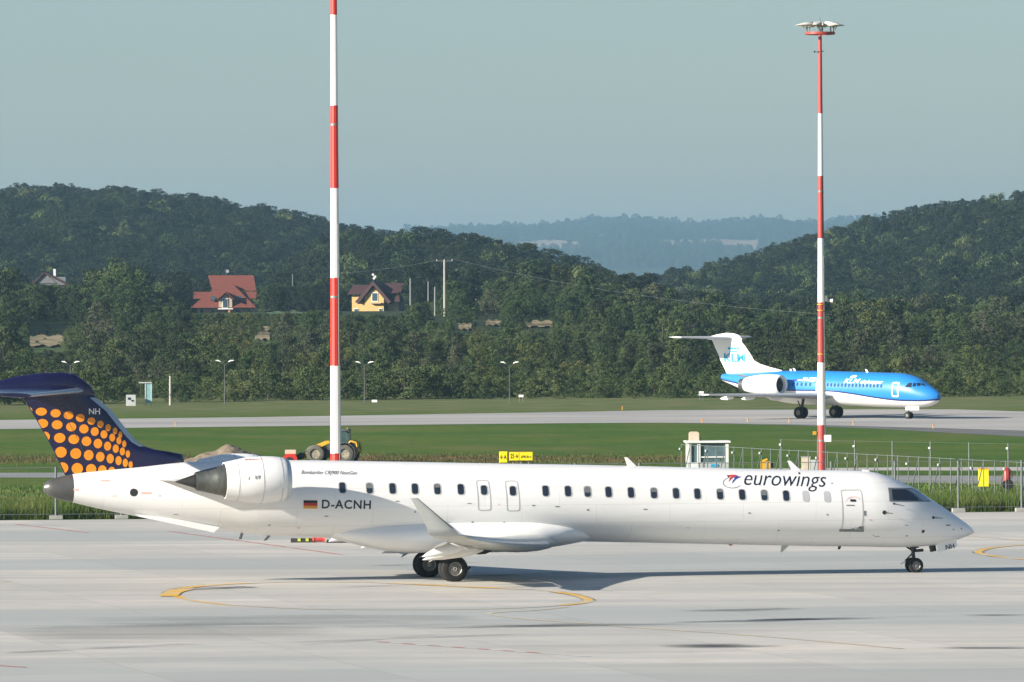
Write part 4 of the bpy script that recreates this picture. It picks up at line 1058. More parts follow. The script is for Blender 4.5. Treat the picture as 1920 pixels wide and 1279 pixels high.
for a in ([(1487, 690.5), (1490, 690.5), (1494, 697), (1490, 697)], [(1481.5, 692), (1485, 692), (1485, 696.5), (1481.5, 696.5)], [(1622.5, 692.5), (1625.5, 692.5), (1630, 700), (1626, 700)]):
    MB().prism([p2(px, py) + Vector((0, -0.05, 0)) for px, py in a], (0, 0.1, 0)).build('aerial', 'klm_white', blue)
# gear
for sd in (-1, 1):
    gl = sd * 2.52
    leg = MB().tube((0.2, sd * 2.4, 1.8), (0, gl, 0.55), 0.14, 0.12, 10).tube((-0.8, sd * 2.0, 1.6), (0, gl, 0.9), 0.06, n=8).build('main_gear_leg', 'gear_dark', blue)
    for off in (-0.29, 0.29): wheel(blue, 'main_wheel', (0, gl + off, 0.54), 0.54, 0.36, 0.25, 22)
NG2 = c2(1704, 784)[0]
MB().tube((NG2 - 0.1, 0, 1.4), (NG2, 0, 0.32), 0.09, 0.08, 10).build('nose_gear_leg', 'gear_dark', blue)
for off in (-0.2, 0.2): wheel(blue, 'nose_wheel', (NG2, off, 0.33), 0.33, 0.22, 0.16, 20)
for l_ in (-0.45, 0.45):
    MB().prism([p2(px, py, l_) for px, py in ((1698, 762), (1723, 762), (1723, 769), (1698, 769))], (0, 0.04, 0)).build('nose_gear_door', 'klm_white', blue)

# ------------------------------------------------------------------ lighting masts
def floodhead(parent, c, ang0=0.0):
    c = Vector(c)
    MB().lathe(c, (0, 0, 1), [(-0.07, 0.88), (0.07, 0.88), (0.07, 0.78), (-0.07, 0.78), (-0.07, 0.88)], 24, cap=False).build('lamp_ring', 'faded_red', parent, smooth=30)
    mb = MB()
    for k in range(3):
        a = math.pi * k / 3
        d = Vector((math.cos(a), math.sin(a), 0)) * 0.8; mb.tube(c - d, c + d, 0.06, n=6)
    mb.build('ring_spoke', 'faded_red', parent)
    for k in range(6):
        a = ang0 + 2 * math.pi * k / 6
        d = Vector((math.cos(a), math.sin(a), 0)); n = Vector((-d.y, d.x, 0)); o = c + d * 0.80 + Vector((0, 0, 0.50))
        rg = []
        for t, w, h, dz in ((-0.40, 0.12, 0.08, 0.05), (-0.22, 0.24, 0.18, 0.03), (0.12, 0.27, 0.16, 0.0), (0.50, 0.22, 0.06, -0.02), (0.70, 0.07, 0.02, -0.04)):
            p = o + d * t + Vector((0, 0, dz))
            rg.append([p + n * (w * x) + Vector((0, 0, h * z)) for x, z in ((-1, 0), (-0.7, 0.8), (0.7, 0.8), (1, 0), (0.8, -0.7), (-0.8, -0.7))])
        fl = MB().loft(rg).build('floodlight', 'lamp_grey', parent, smooth=40)
        MB().tube(c + d * 0.82, o + Vector((0, 0, -0.1)), 0.04, n=6).tube(c + d * 0.82 + n * 0.2, o + d * 0.3, 0.025, n=6).build('lamp_bracket', 'sill_grey', fl)
    MB().tube(c + Vector((0, 0, 0)), c + Vector((0, 0, 1.0)), 0.03, 0.015, 6).build('lightning_rod', 'galvanised', parent)
def mast(label, base, top, bands, r0, r1, mred, sides, twist):
    """bands: heights where the colour changes, from the ground, starting red"""
    t = thing('lighting_mast', label, 'mast', base)
    hs = [0.0] + bands + [top]
    rad = lambda z: r0 + (r1 - r0) * z / top
    for k in range(len(hs) - 1):
        n = sides; a0 = twist
        rg = [[(rad(z) * math.cos(a0 + 2 * math.pi * j / n), rad(z) * math.sin(a0 + 2 * math.pi * j / n), z) for j in range(n)] for z in (hs[k], hs[k + 1])]
        MB().loft(rg).build('pole_section', mred if k % 2 == 0 else 'mast_white', t)
    MB().lathe((0, 0, 0), (0, 0, 1), [(0.0, r0 * 1.9), (0.05, r0 * 1.9), (0.05, r0 * 1.02), (0.06, r0 * 1.02)], 16).build('base_plate', 'galvanised', t)
    for z in hs[1:-1:2]:
        MB().lathe((0, 0, z - 0.9), (0, 0, 1), [(-0.05, rad(z) * 1.0), (-0.05, rad(z) * 1.05), (0.05, rad(z) * 1.05), (0.05, rad(z) * 1.0)], 16, cap=False).build('pole_joint', 'sill_grey', t)
    MB().tube((rad(0) * 0.75, -rad(0) * 0.8, 0.3), (rad(top * 0.5) * 0.75, -rad(top * 0.5) * 0.8, top * 0.5), 0.022, n=6).build('cable_conduit', 'sill_grey', t)
    floodhead(t, (0, 0, top + 0.1), 0.3)
    return t
YL = 293.0
bl = P(630, 966, YL); bl.z = 0
zL = lambda py: CAMH + (601.4 - py) * YL / F
mL = mast('tall red and white lighting mast cut by the top of the picture', bl, 27.5, [zL(850), zL(686), zL(521), zL(353), zL(198), zL(28)], 0.27, 0.14, 'red_paint', 10, 0.2)
YR = 362.0
brr = P(1541, 890, YR); brr.z = 0
zR = lambda py: CAMH + (597.5 - py) * YR / F
mR = mast('red and white lighting mast with floodlight ring on top', brr, zR(66), [zR(797), zR(680), zR(567), zR(447), zR(330), zR(213)], 0.27, 0.10, 'faded_red', 16, 0.0)
MB().box((0.33, -0.1, zR(822)), (0.42, 0.25, 0.40)).build('control_box', 'white_plain', mR)
MB().box((-0.42, -0.05, zR(812)), (0.2, 0.2, 0.2)).build('warning_lamp', 'loader_yellow', mR)
cmr = MB().box((0.28, -0.2, zR(560)), (0.14, 0.30, 0.34)).tube((0.15, 0, zR(566)), (0.5, -0.1, zR(566)), 0.03, n=6).build('camera_bracket', 'galvanised', mR)
MB().lathe((0.30, -0.1, zR(563)), (0.9, -0.3, -0.1), [(0, 0.03), (0.03, 0.09), (0.4, 0.11), (0.42, 0.02)], 12).build('surveillance_camera', 'white_plain', mR, smooth=40)
for py in (571, 582, 664): MB().lathe((0, 0, zR(py)), (0, 0, 1), [(-0.03, 0.222), (-0.03, 0.235), (0.03, 0.235), (0.03, 0.222)], 16, cap=False).build('clamp_band', 'flag_gold', mR)
MB().box((0, 0, zR(97)), (0.42, 0.2, 0.05), ry=R(-8)).build('rung', 'gear_dark', mR)
MB().box((-0.31, 0.1, zR(97)), (0.1, 0.1, 0.1)).build('junction_box', 'gear_dark', mR)

# ------------------------------------------------------------------ fences
def fence(label, a, b_, h, step, rails, post_r, brace=0, foot=False, lamps=None, extra=0.0, group=None, n_off=0.0):
    a, b_ = Vector(a), Vector(b_); L = (b_ - a).length; d = (b_ - a) / L
    t = thing('mesh_fence', label, 'fence', a, math.atan2(d.y, d.x), group)
    n = int(L / step)
    rnd = random.Random(int(L * 10))
    pm = None; fm = None
    for k in range(n + 1):
        x = n_off + k * step
        if x > L: break
        if pm is None:
            pm = MB().tube((0, 0, 0), (0, 0, h + extra), post_r, n=8).build('post', 'fence_grey', t); o = pm
        else:
            o = pm.copy(); COL.objects.link(o)
        o.location = (x, 0, 0); o.parent = t
        if foot:
            if fm is None:
                fm = MB().box((0, 0, 0.09), (0.6, 0.35, 0.18)).build('foot_block', 'concrete_grey', t); q = fm
            else: q = fm.copy(); COL.objects.link(q); q.parent = t
            q.location = (x, 0, 0.02)
        if brace and k % brace == 1:
            MB().tube((x, 0, h * 0.96), (x - 1.3, 0.0, 0.05), 0.028, n=6).build('brace', 'fence_grey', t)
        if lamps and k % lamps == 0:
            MB().box((x + 0.05, -0.12, h * (0.80 + 0.1 * rnd.random())), (0.16, 0.05, 0.11)).build('small_plate', 'booth_grey', t)
    for z, r_ in rails:
        MB().tube((0, 0, z), (L, 0, z), r_, n=5).build('rail', 'fence_grey', t)
    if not foot: return t
    # woven wire: upright strands
    mb = MB(); x = 0.0
    while x < L:
        mb.box((x, 0, h * 0.5), (0.004, 0.004, h * 0.94)); x += 0.40
    w = mb.build('wire_mesh', 'wire', t); w['kind'] = 'stuff'
    return t
nrm_e = Vector((-ed.y, ed.x, 0))
pL, pR_ = G(105, 974.5), G(1797, 961)
d_ = (pR_ - pL).normalized(); step = (pR_ - pL).length / 14
fence('low wire fence with concrete feet along the apron edge', pL - d_ * step * 4, pR_ + d_ * step * 4.2, 2.45, step, [(2.42, 0.016), (0.25, 0.016)], 0.055, foot=True)
fa, fb = P(1278, 909, 347), P(1990, 960, 296)
fa.z = fb.z = 0
fence('grey post and rail fence running past the white booth', fa, fb, 2.25, 1.42, [(2.2, 0.018), (1.1, 0.006)], 0.028, brace=2, lamps=3)
fa, fb = P(1465, 880, 352), P(2010, 885, 334)
fa.z = fb.z = 0
fence('thin fence of widely spaced posts beyond the rail fence', fa, fb, 2.4, 3.07, [(2.35, 0.005)], 0.040, lamps=2)

# ------------------------------------------------------------------ guard booth
bo = P(1326, 904, 352); bo.z = 0
t = thing('guard_booth', 'small white guard booth with dark windows behind the jet', 'booth', bo, R(2))
wb, hb, db = 2.30, 2.22, 2.0
MB().box((0, 0, hb * 0.25), (wb, db, hb * 0.5)).build('lower_wall', 'booth_grey', t)
for x in (-wb / 2 + 0.09, -wb / 2 + 0.62, wb / 2 - 0.09): MB().box((x, -db / 2 + 0.06, hb * 0.75), (0.18, 0.125, hb * 0.5)).build('corner_post', 'booth_white', t)
for x in (-wb / 2 + 0.07, wb / 2 - 0.07): MB().box((x, db / 2 - 0.07, hb * 0.75), (0.14, 0.14, hb * 0.5)).build('corner_post', 'booth_white', t)
MB().box((0.27, -db / 2 + 0.12, hb * 0.82), (1.6, 0.05, hb * 0.34)).build('window', 'booth_glass', t)
for x, w_ in ((-0.12, 0.75), (0.48, 0.40), (0.88, 0.28)):
    w = MB().box((x, -db / 2 + 0.10, hb * 0.56), (w_, 0.05, hb * 0.13)).build('lower_window', 'booth_glass', t)
MB().box((0.27, -db / 2 + 0.07, hb * 0.635), (1.6, 0.10, 0.07)).build('window_rail', 'booth_white', t)
MB().box((-wb / 2 + 0.36, -db / 2 + 0.11, hb * 0.72), (0.34, 0.05, hb * 0.5)).build('side_window', 'booth_glass', t)
MB().box((-wb / 2 + 0.36, -db / 2 - 0.012, hb * 0.25), (0.5, 0.03, hb * 0.49)).build('door', 'booth_white', t)
MB().box((0.35, -db / 2 - 0.02, hb * 0.42), (0.42, 0.03, 0.16)).build('notice', 'text_sky', t)
MB().box((0, 0, hb + 0.05), (wb + 0.22, db + 0.2, 0.10)).build('roof', 'booth_white', t)
MB().box((-wb / 2 + 0.42, 0.2, hb + 0.33), (0.55, 0.5, 0.46)).box((-wb / 2 + 0.42, 0.2, hb + 0.585), (0.4, 0.4, 0.05)).build('roof_vent', 'beige', t)
MB().box((-wb / 2 + 0.80, 0.0, hb + 0.2), (0.06, 0.06, 0.2)).build('aerial', 'gear_dark', t)

# ------------------------------------------------------------------ taxi signs
def taxi_sign(px0, px1, y0, y1, label, panels, legs):
    Y = 398.0
    a, b_ = P(px0, y0, Y), P(px1, y1, Y)
    w, zt, zb = b_.x - a.x, a.z, b_.z
    t = thing('taxi_sign', label, 'sign', ((a.x + b_.x) / 2, Y, 0))
    MB().box((0, 0.15, (zt + zb) / 2), (w, 0.26, zt - zb)).build('sign_case', 'flag_gold' if legs > 1 else 'yellow_sign', t)
    x = -w / 2
    for frac, txt in panels:
        ww = w * frac
        MB().box((x + ww / 2, 0.0, (zt + zb) / 2), (ww - 0.05, 0.05, zt - zb - 0.06)).build('sign_panel', 'yellow_sign', t)
        bm = text_bm(txt, fat=0.03); fit(bm, (x + ww * 0.12, (zt + zb) / 2 - 0.13), (x + ww * 0.90, (zt + zb) / 2 - 0.13), 1.0)
        k = 0.32 / max(0.01, max(v.co.z for v in bm.verts) - min(v.co.z for v in bm.verts)); zb_ = (zt + zb) / 2 - 0.15
        for v in bm.verts: v.co.z = zb_ + (v.co.z - min(zb_, v.co.z)) * min(k, 1.6); v.co.y = -0.03
        me = bpy.data.meshes.new('sign_lettering'); bm.to_mesh(me); bm.free(); me.materials.append(MATS['flag_black'])
        o = bpy.data.objects.new('sign_lettering', me); COL.objects.link(o); o.parent = t
        x += ww
    for k in range(legs):
        lx = -w / 2 + w * (k + 0.5) / legs
        MB().tube((lx, 0.15, 0), (lx, 0.15, zb + 0.02), 0.05, n=8).build('leg', 'pole_concrete', t)
taxi_sign(936, 951.5, 847, 868, 'square yellow taxiway sign with an A and an arrow', [(1.0, '\u2190A')], 1)
taxi_sign(954.5, 999, 847.5, 864, 'wide yellow taxiway sign reading APRON', [(0.42, '25\u2192'), (0.58, 'APRON\u2192')], 3)

# ------------------------------------------------------------------ wheel loader with a sweeper head, spoil heap
LY = 402.0
lo = P(628, 866, LY); lo.z = 0
t = thing('wheel_loader', 'compact yellow wheel loader working behind the lighting mast', 'loader', lo, R(172))
lp = lambda px, py, y=0.0: Vector((-(px - 628) * LY / F, y, CAMH + (601.4 - py) * LY / F))   # local x points forward (picture left)
for y in (-0.75, 0.75):
    for px in (595, 651):
        w_ = wheel(t, 'wheel', (lp(px, 0).x, y, 0.60), 0.60, 0.42, 0.30, 22)
        w_.data.materials[0] = MATS['dusty_tyre']; w_.children[0].data.materials[0] = MATS['loader_rim']
MB().prism([lp(668, 858, -0.5), lp(668, 832, -0.5), lp(650, 826, -0.5), lp(618, 832, -0.5), lp(612, 858, -0.5)], (0, 1.0, 0)).build('engine_cover', 'loader_grey', t)
MB().prism([lp(612, 852, -0.4), lp(612, 838, -0.4), lp(580, 846, -0.4), lp(580, 856, -0.4)], (0, 0.8, 0)).build('front_frame', 'loader_grey', t)
MB().prism([lp(622, 834, -0.6), lp(624, 811, -0.5), lp(628, 806, -0.5), lp(648, 806, -0.5), lp(655, 812, -0.5), lp(656, 834, -0.6)], (0, 1.1, 0)).build('cab', 'cab_glass', t)
for px in (622, 640, 656): MB().tube(lp(px, 834, -0.63), lp(px + (3 if px < 630 else -2), 807, -0.55), 0.035, n=6).build('cab_pillar', 'loader_grey', t)
MB().prism([lp(621, 808, -0.65), lp(621, 804.5, -0.65), lp(656, 804.5, -0.65), lp(656, 808, -0.65)], (0, 1.3, 0)).build('cab_roof', 'loader_grey', t)
MB().tube(lp(652, 805, 0), lp(652, 802, 0), 0.04, n=6).build('beacon', 'dull_orange', t)
for y in (-0.42, 0.36):
    MB().prism([lp(571, 858, y), lp(576, 858, y), lp(590, 843, y), lp(618, 830, y), lp(614, 826, y), lp(588, 836, y), lp(574, 850, y)], (0, 0.10, 0)).build('lift_arm', 'loader_yellow', t)
MB().tube(lp(606, 846), lp(590, 838), 0.06, n=8).build('lift_cylinder', 'rim', t)
g2 = [lp(658, 830, -0.62), lp(659, 848, -0.62), lp(668, 852, -0.62), lp(675, 846, -0.62), lp(672, 830, -0.62), lp(662, 827, -0.62)]
for y in (0, 1.24):
    MB().path([v + Vector((0, y, 0)) for v in g2 + g2[:1]], 0.07, 6).build('rear_guard', 'loader_yellow', t)
MB().path([lp(659, 840, -0.62), lp(674, 838, -0.62)], 0.05, 6).path([lp(672, 830, -0.62), lp(672, 830, 0.62)], 0.06, 6).path([lp(675, 846, -0.62), lp(675, 846, 0.62)], 0.06, 6).build('rear_guard', 'loader_yellow', t)
for y in (-0.97, 0.53): MB().lathe(lp(651, 849, y + 0.0) + Vector((0, 0, -0.02)), (0, 1, 0), [(0.0, 0.66), (0.44, 0.66), (0.44, 0.70), (0.0, 0.70), (0.0, 0.66)], 20, cap=False).build('mudguard', 'loader_grey', t)
MB().prism([lp(561, 862, -0.8), lp(570, 858, -0.8), lp(572, 850, -0.8), lp(566, 848, -0.8), lp(556, 855, -0.8)], (0, 1.6, 0)).build('tool_carrier', 'gear_dark', t)
MB().path([lp(572, 846, 0), lp(580, 838, 0), lp(583, 836, 0)], 0.04, 6).build('tilt_link', 'gear_dark', t)
sw = P(545, 866, LY - 0.5); sw.z = 0
t = thing('sweeper_head', 'red sweeper attachment with a beige block on it before the loader', 'sweeper', sw)
ls = lambda px, py, y=0.0: Vector(((px - 545) * LY / F, y, CAMH + (601.4 - py) * LY / F))
MB().prism([ls(528, 866, -0.7), ls(530, 858, -0.7), ls(537, 850, -0.7), ls(554, 850, -0.7), ls(558, 858, -0.7), ls(558, 866, -0.7)], (0, 1.4, 0)).build('hood', 'red_paint', t)
MB().lathe(ls(543, 862, -0.75), (0, 1, 0), [(0, 0.02), (0, 0.22), (1.5, 0.22), (1.5, 0.02)], 16).build('brush', 'black_rubber', t)
MB().box(ls(545, 846.5), (0.70, 0.8, 0.26)).build('ballast_block', 'beige', t, smooth=None)

mat('spoil', (0.25, 0.20, 0.14), 0.95, var=0.45, scale=2.5, bump=0.6, bscale=5)
rnd = random.Random(4)
def heap(name, cx, Y, half, depth, h, m, label, cat, shape):
    mb = MB(); nx, ny = 44, 18; vs = []
    from mathutils import noise as mn
    for j in range(ny):
        for i in range(nx):
            u, v = i / (nx - 1) * 2 - 1, j / (ny - 1) * 2 - 1
            e = max(0, 1 - v * v) * np.interp(u, [a for a, _ in shape], [b_ for _, b_ in shape])
            z = h * e * (0.8 + 0.35 * mn.noise((u * 3, v * 2, 3.3))) + 0.22 * e * mn.noise((u * 14, v * 6, 1.0)) + 0.12 * e * mn.noise((u * 40, v * 17, 5.0))
            vs.append((u * half, v * depth, max(z, -0.02)))
    mb.add(vs, [(j * nx + i, j * nx + i + 1, (j + 1) * nx + i + 1, (j + 1) * nx + i) for j in range(ny - 1) for i in range(nx - 1)])
    o = mb.build(name, m, None, smooth=60, loc=(cx, Y, 0)); return tag(o, label, cat)
hp = P(415, 870, 385)
heap('spoil_heap', hp.x, 385, 4.3, 2.8, 1.75, 'spoil', 'heap of sandy gravel beside the jet tail', 'heap', [(-1, 0), (-0.7, 0.42), (-0.35, 0.62), (0.05, 0.95), (0.25, 1.0), (0.5, 0.70), (0.8, 0.25), (1, 0)])

# ------------------------------------------------------------------ small things near the fence and on the apron
ybx = P(1844, 905, 330); t = thing('yellow_box', 'upright yellow cabinet standing behind the tall grass', 'cabinet', (ybx.x, 330, 0))
MB().box((0, 0, 0.72), (0.52, 0.40, 0.92)).build('cabinet', 'loader_yellow', t, smooth=None).data.materials[0] = MATS['yellow_sign']
MB().box((0, 0, 1.20), (0.56, 0.44, 0.05)).build('lid', 'flag_gold', t)
for x in (-0.2, 0.2): MB().box((x, 0, 0.13), (0.06, 0.3, 0.26)).build('leg', 'galvanised', t)
yx = P(1888, 905, 332); t = thing('fire_extinguisher', 'red wheeled fire extinguisher behind the tall grass', 'extinguisher', (yx.x, 332, 0))
MB().lathe((0, 0, 0.45), (0, 0, 1), [(0, 0.03), (0.02, 0.20), (0.55, 0.20), (0.68, 0.12), (0.74, 0.05), (0.8, 0.04)], 16).build('cylinder', 'red_paint', t, smooth=40)
MB().path([(0, 0, 1.22), (-0.2, 0, 1.42), (-0.25, 0, 1.5)], 0.02, 6).path([(0.1, 0, 1.2), (0.3, -0.1, 0.9), (0.25, -0.1, 0.6)], 0.02, 6).build('hose', 'black_rubber', t)
for y in (-0.2, 0.2): MB().lathe((0.05, y, 0.30), (0, 1, 0), [(-0.03, 0.05), (-0.03, 0.29), (0.03, 0.29), (0.03, 0.05)], 14).build('wheel', 'tyre', t)
yy = P(1436, 878, 372); t = thing('winch_unit', 'small orange-yellow winch unit peeping over the fuselage', 'machine', (yy.x, 372, 0))
MB().box((0, 0, 0.42), (0.62, 0.4, 0.5)).build('housing', 'loader_yellow', t); MB().tube((-0.2, 0, 0.67), (0.1, 0, 0.78), 0.08, n=8).build('top_handle', 'loader_yellow', t); MB().box((0.38, 0, 0.45), (0.12, 0.3, 0.3)).build('end_cap', 'gear_dark', t); MB().box((0, 0, 0.09), (0.5, 0.4, 0.18)).build('skid', 'galvanised', t)
yy = P(1511, 880, 366); t = thing('switch_cabinet', 'beige switch cabinet at the foot of the lamp mast', 'cabinet', (yy.x, 366, 0))
MB().box((0, 0, 0.52), (0.50, 0.35, 1.04)).build('cabinet', 'beige', t); MB().box((0, -0.18, 0.55), (0.30, 0.02, 0.36)).build('warning_sign', 'loader_rim', t); MB().box((0, 0, 1.06), (0.56, 0.4, 0.04)).build('lid', 'booth_grey', t); MB().box((0.52, 0, 0.45), (0.5, 0.35, 0.9)).build('side_cabinet', 'booth_grey', t)
# hoses and barrier lying on the apron behind the jet
hb_ = G(598, 1018)
t = thing('hose_reel', 'bright orange cable drum lying on the apron under the jet', 'drum', (hb_.x, hb_.y, 0.02))
MB().lathe((-0.26, 0, 0.16), (1, 0, 0), [(0, 0.02), (0, 0.16), (0.06, 0.16), (0.06, 0.12), (0.44, 0.12), (0.44, 0.16), (0.5, 0.16), (0.5, 0.02)], 18).build('drum', 'orange_plastic', t, smooth=40)
MB().lathe((-0.18, 0, 0.16), (1, 0, 0), [(0, 0.12), (0, 0.135), (0.34, 0.135), (0.34, 0.12)], 16, cap=False).build('cable', 'text_red', t)
wc = G(568, 1018)
t = thing('wheel_chock', 'black rubber bar with yellow stripes left of the orange drum', 'chock', (wc.x, wc.y, 0.02))
MB().prism([(-0.5, -0.2, 0), (-0.5, 0.2, 0), (-0.5, 0.12, 0.17), (-0.5, -0.12, 0.17)], (1.0, 0, 0)).build('bar', 'black_rubber', t)
for x in (-0.15, 0.18): MB().box((x, -0.16, 0.09), (0.12, 0.03, 0.16)).build('stripe', 'hivis', t)
wc = G(632, 1018.5)
t = thing('wheel_chock', 'plain black rubber wedge right of the orange drum', 'chock', (wc.x, wc.y, 0.02))
MB().prism([(-0.45, -0.2, 0), (0.5, -0.2, 0), (-0.1, -0.2, 0.10), (-0.42, -0.2, 0.12)], (0, 0.4, 0)).build('wedge', 'black_rubber', t); MB().tube((-0.3, -0.22, 0.06), (-0.3, 0.22, 0.06), 0.02, n=6).build('rod', 'galvanised', t)

# white runway boards and edge lights
mk = 0
for px, py, w_ in ((702, 752, 10), (977, 742.5, 9), (1315, 736, 9)):
    Y = 690.0 if px < 900 else 700.0
    q = P(px, py, Y)
    lab = {702: 'small white marker board near the tall mast', 977: 'small white marker board below the middle street lamp', 1315: 'small white marker board left of the blue jet tail'}[px]
    t = thing('marker_board', lab, 'board', (q.x, Y, 0))
    MB().box((0, 0, q.z), (w_ * Y / F, 0.06, 4.6 * Y / F)).build('panel', 'white_plain', t)
    for x in (-0.18, 0.18): MB().tube((x, 0.06, 0), (x, 0.06, q.z), 0.025, n=6).build('leg', 'galvanised', t)
el_proto = None
for px, py, lab in ((329, 799, 'orange runway edge light near the jet tail'), (1317, 793, 'runway edge light at the near edge left of the blue jet'), (1402, 791.5, 'runway edge light just left of the blue jet wheels'), (1480, 793, 'runway edge light before the blue jet main wheels'), (1600, 797.5, 'runway edge light below the blue jet belly'), (1750, 803.5, 'runway edge light below the blue jet nose'), (1167, 768.5, 'orange edge light on the far runway verge')):
    q = G(px, py)
    if el_proto is None:
        t = thing('edge_light', lab, 'light', (q.x, q.y, 0.02), group='runway edge lights'); el_proto = t
        MB().lathe((0, 0, 0), (0, 0, 1), [(0, 0.10), (0.03, 0.10), (0.04, 0.04), (0.22, 0.04)], 12).build('stem', 'loader_yellow', t)
        MB().lathe((0, 0, 0.22), (0, 0, 1), [(0, 0.07), (0.04, 0.08), (0.09, 0.07), (0.13, 0.02)], 12).build('lens', 'dull_orange', t, smooth=40)
    else:
        t = copy_tree(el_proto); t.location = (q.x, q.y, 0.02); t['label'] = lab

# ------------------------------------------------------------------ foliage
def leaf_mat(name, c1_, c2_, c3_):
    m = mat(name, c1_, 0.75, spec=0.15)
    nt = m.node_tree; b = nt.nodes['Principled BSDF']
    oi = nt.nodes.new('ShaderNodeObjectInfo'); geo = nt.nodes.new('ShaderNodeNewGeometry')
    cr = nt.nodes.new('ShaderNodeValToRGB'); e = cr.color_ramp.elements
    e[0].position = 0.0; e[0].color = (*c1_, 1); e[1].position = 1.0; e[1].color = (*c3_, 1); x = e.new(0.55); x.color = (*c2_, 1)
    nt.links.new(oi.outputs['Random'], cr.inputs[0])
    tc = nt.nodes.new('ShaderNodeTexCoord')
    f = noise(nt, 0.9, tc.outputs['Object'], lo=0.3, hi=0.7, detail=3)
    mx = nt.nodes.new('ShaderNodeMapRange'); mx.inputs['To Min'].default_value = 0.65; mx.inputs['To Max'].default_value = 1.35; nt.links.new(f, mx.inputs['Value'])
    vm = nt.nodes.new('ShaderNodeVectorMath'); vm.operation = 'SCALE'; nt.links.new(cr.outputs[0], vm.inputs[0]); nt.links.new(mx.outputs[0], vm.inputs['Scale'])
    nt.links.new(vm.outputs[0], b.inputs['Base Color'])
    return m
leaf_mat('leaf_mixed', (0.028, 0.050, 0.019), (0.046, 0.074, 0.025), (0.076, 0.102, 0.036))
leaf_mat('leaf_grey', (0.044, 0.056, 0.030), (0.058, 0.070, 0.038), (0.080, 0.088, 0.050))
leaf_mat('leaf_yellow', (0.066, 0.083, 0.022), (0.075, 0.090, 0.025), (0.088, 0.096, 0.030))
leaf_mat('leaf_dark', (0.020, 0.033, 0.015), (0.026, 0.040, 0.017), (0.034, 0.047, 0.019))
leaf_mat('leaf_needle', (0.012, 0.022, 0.014), (0.015, 0.026, 0.016), (0.020, 0.031, 0.018))
leaf_mat('leaf_hill', (0.013, 0.023, 0.012), (0.017, 0.028, 0.014), (0.024, 0.035, 0.017))

def crown_mesh(name, seed, kind, m, nclump, leaves, leaf):
    """unit crown: height 1 from z=0.12 to 1, leaf clumps on an uneven volume"""
    r = np.random.RandomState(seed); V = []; Fc = []
    cl = []
    tries = 0
    while len(cl) < nclump and tries < 4000:
        tries += 1
        if kind == 'round':
            z = r.uniform(0.18, 0.95); rad = 0.36 * math.sqrt(max(0, 1 - ((z - 0.55) / 0.46) ** 2)) * (0.8 + 0.35 * math.sin(seed + 5 * z))
        elif kind == 'tall':
            z = r.uniform(0.10, 0.97); rad = 0.20 * math.sqrt(max(0, 1 - ((z - 0.48) / 0.52) ** 2)) * (0.85 + 0.3 * math.sin(seed * 2 + 7 * z))
        elif kind == 'fir':
            z = r.uniform(0.06, 0.98); rad = 0.23 * (1 - z) ** 0.85 + 0.012
        else:
            z = r.uniform(0.05, 0.9); rad = 0.60 * math.sqrt(max(0, 1 - (z / 1.0) ** 2)) * (0.8 + 0.3 * math.sin(seed + 4 * z))
        a = r.uniform(0, 2 * math.pi); rad *= 1 + 0.22 * math.sin(2 * a + seed) + 0.15 * math.sin(3 * a + 2 * seed)
        q = math.sqrt(r.uniform(0.25 if kind != 'fir' else 0.45, 1.0))
        p = np.array([math.cos(a) * rad * q, math.sin(a) * rad * q, z])
        size = (0.066 if kind == 'round' else 0.052 if kind == 'tall' else 0.045 if kind == 'fir' else 0.12) * r.uniform(0.65, 1.35)
        cl.append((p, size))
    for p, size in cl:
        n = max(6, int(leaves / len(cl) * (size / 0.066 if kind == 'round' else 1)))
        d = r.normal(size=(n, 3)); d /= np.linalg.norm(d, axis=1)[:, None]
        d[:, 2] = np.abs(d[:, 2]) * np.where(r.rand(n) < 0.75, 1, -1)
        pos = p + d * size * r.uniform(0.55, 1.08, n)[:, None] * np.array([1, 1, 0.8 if kind != 'fir' else 0.5])
        nr = d + r.normal(size=(n, 3)) * 0.55; nr /= np.linalg.norm(nr, axis=1)[:, None]
        for k in range(n):
            w = np.cross(nr[k], r.normal(size=3)); w /= np.linalg.norm(w) + 1e-9; t = np.cross(nr[k], w)
            s = leaf * r.uniform(0.6, 1.4); b0 = len(V)
            V.extend([pos[k] - w * s, pos[k] + t * s * 0.62, pos[k] + w * s, pos[k] - t * s * 0.62]); Fc.append((b0, b0 + 1, b0 + 2, b0 + 3))
    me = bpy.data.meshes.new(name); me.from_pydata([tuple(v) for v in V], [], Fc); me.materials.append(MATS[m]); me.update()
    return me
def trunk_mesh(name, seed, kind):
    r = random.Random(seed); mb = MB()
    top = 0.75 if kind != 'fir' else 0.95
    mb.tube((0, 0, -0.05), (0.01, 0, 0.25), 0.022, 0.016, 7).tube((0.01, 0, 0.25), (0.0, 0.01, top), 0.016, 0.005, 7)
    for k in range(6 if kind == 'round' else 3):
        z = 0.2 + 0.08 * k; a = r.uniform(0, 6.28); L = 0.22 if kind == 'round' else 0.10
        mb.tube((0, 0, z), (math.cos(a) * L, math.sin(a) * L, z + 0.2), 0.009, 0.003, 5)
    me = bpy.data.meshes.new(name); me.from_pydata(mb.v, [], mb.f); me.materials.append(MATS['bark']); me.update()
    return me
KINDS = {}
def mk_kind(key, kind, m, n, nclump, leaves, leaf, seed0):
    KINDS[key] = [(crown_mesh('crown', seed0 + i, kind, m, nclump, leaves, leaf), trunk_mesh('trunk', seed0 + i, kind)) for i in range(n)]
mk_kind('mixed', 'round', 'leaf_mixed', 5, 110, 5000, 0.0155, 11)
mk_kind('grey', 'round', 'leaf_grey', 3, 110, 4800, 0.015, 31)
mk_kind('yellow', 'round', 'leaf_yellow', 2, 100, 4600, 0.0155, 41)
mk_kind('dark', 'round', 'leaf_dark', 4, 110, 4800, 0.016, 51)
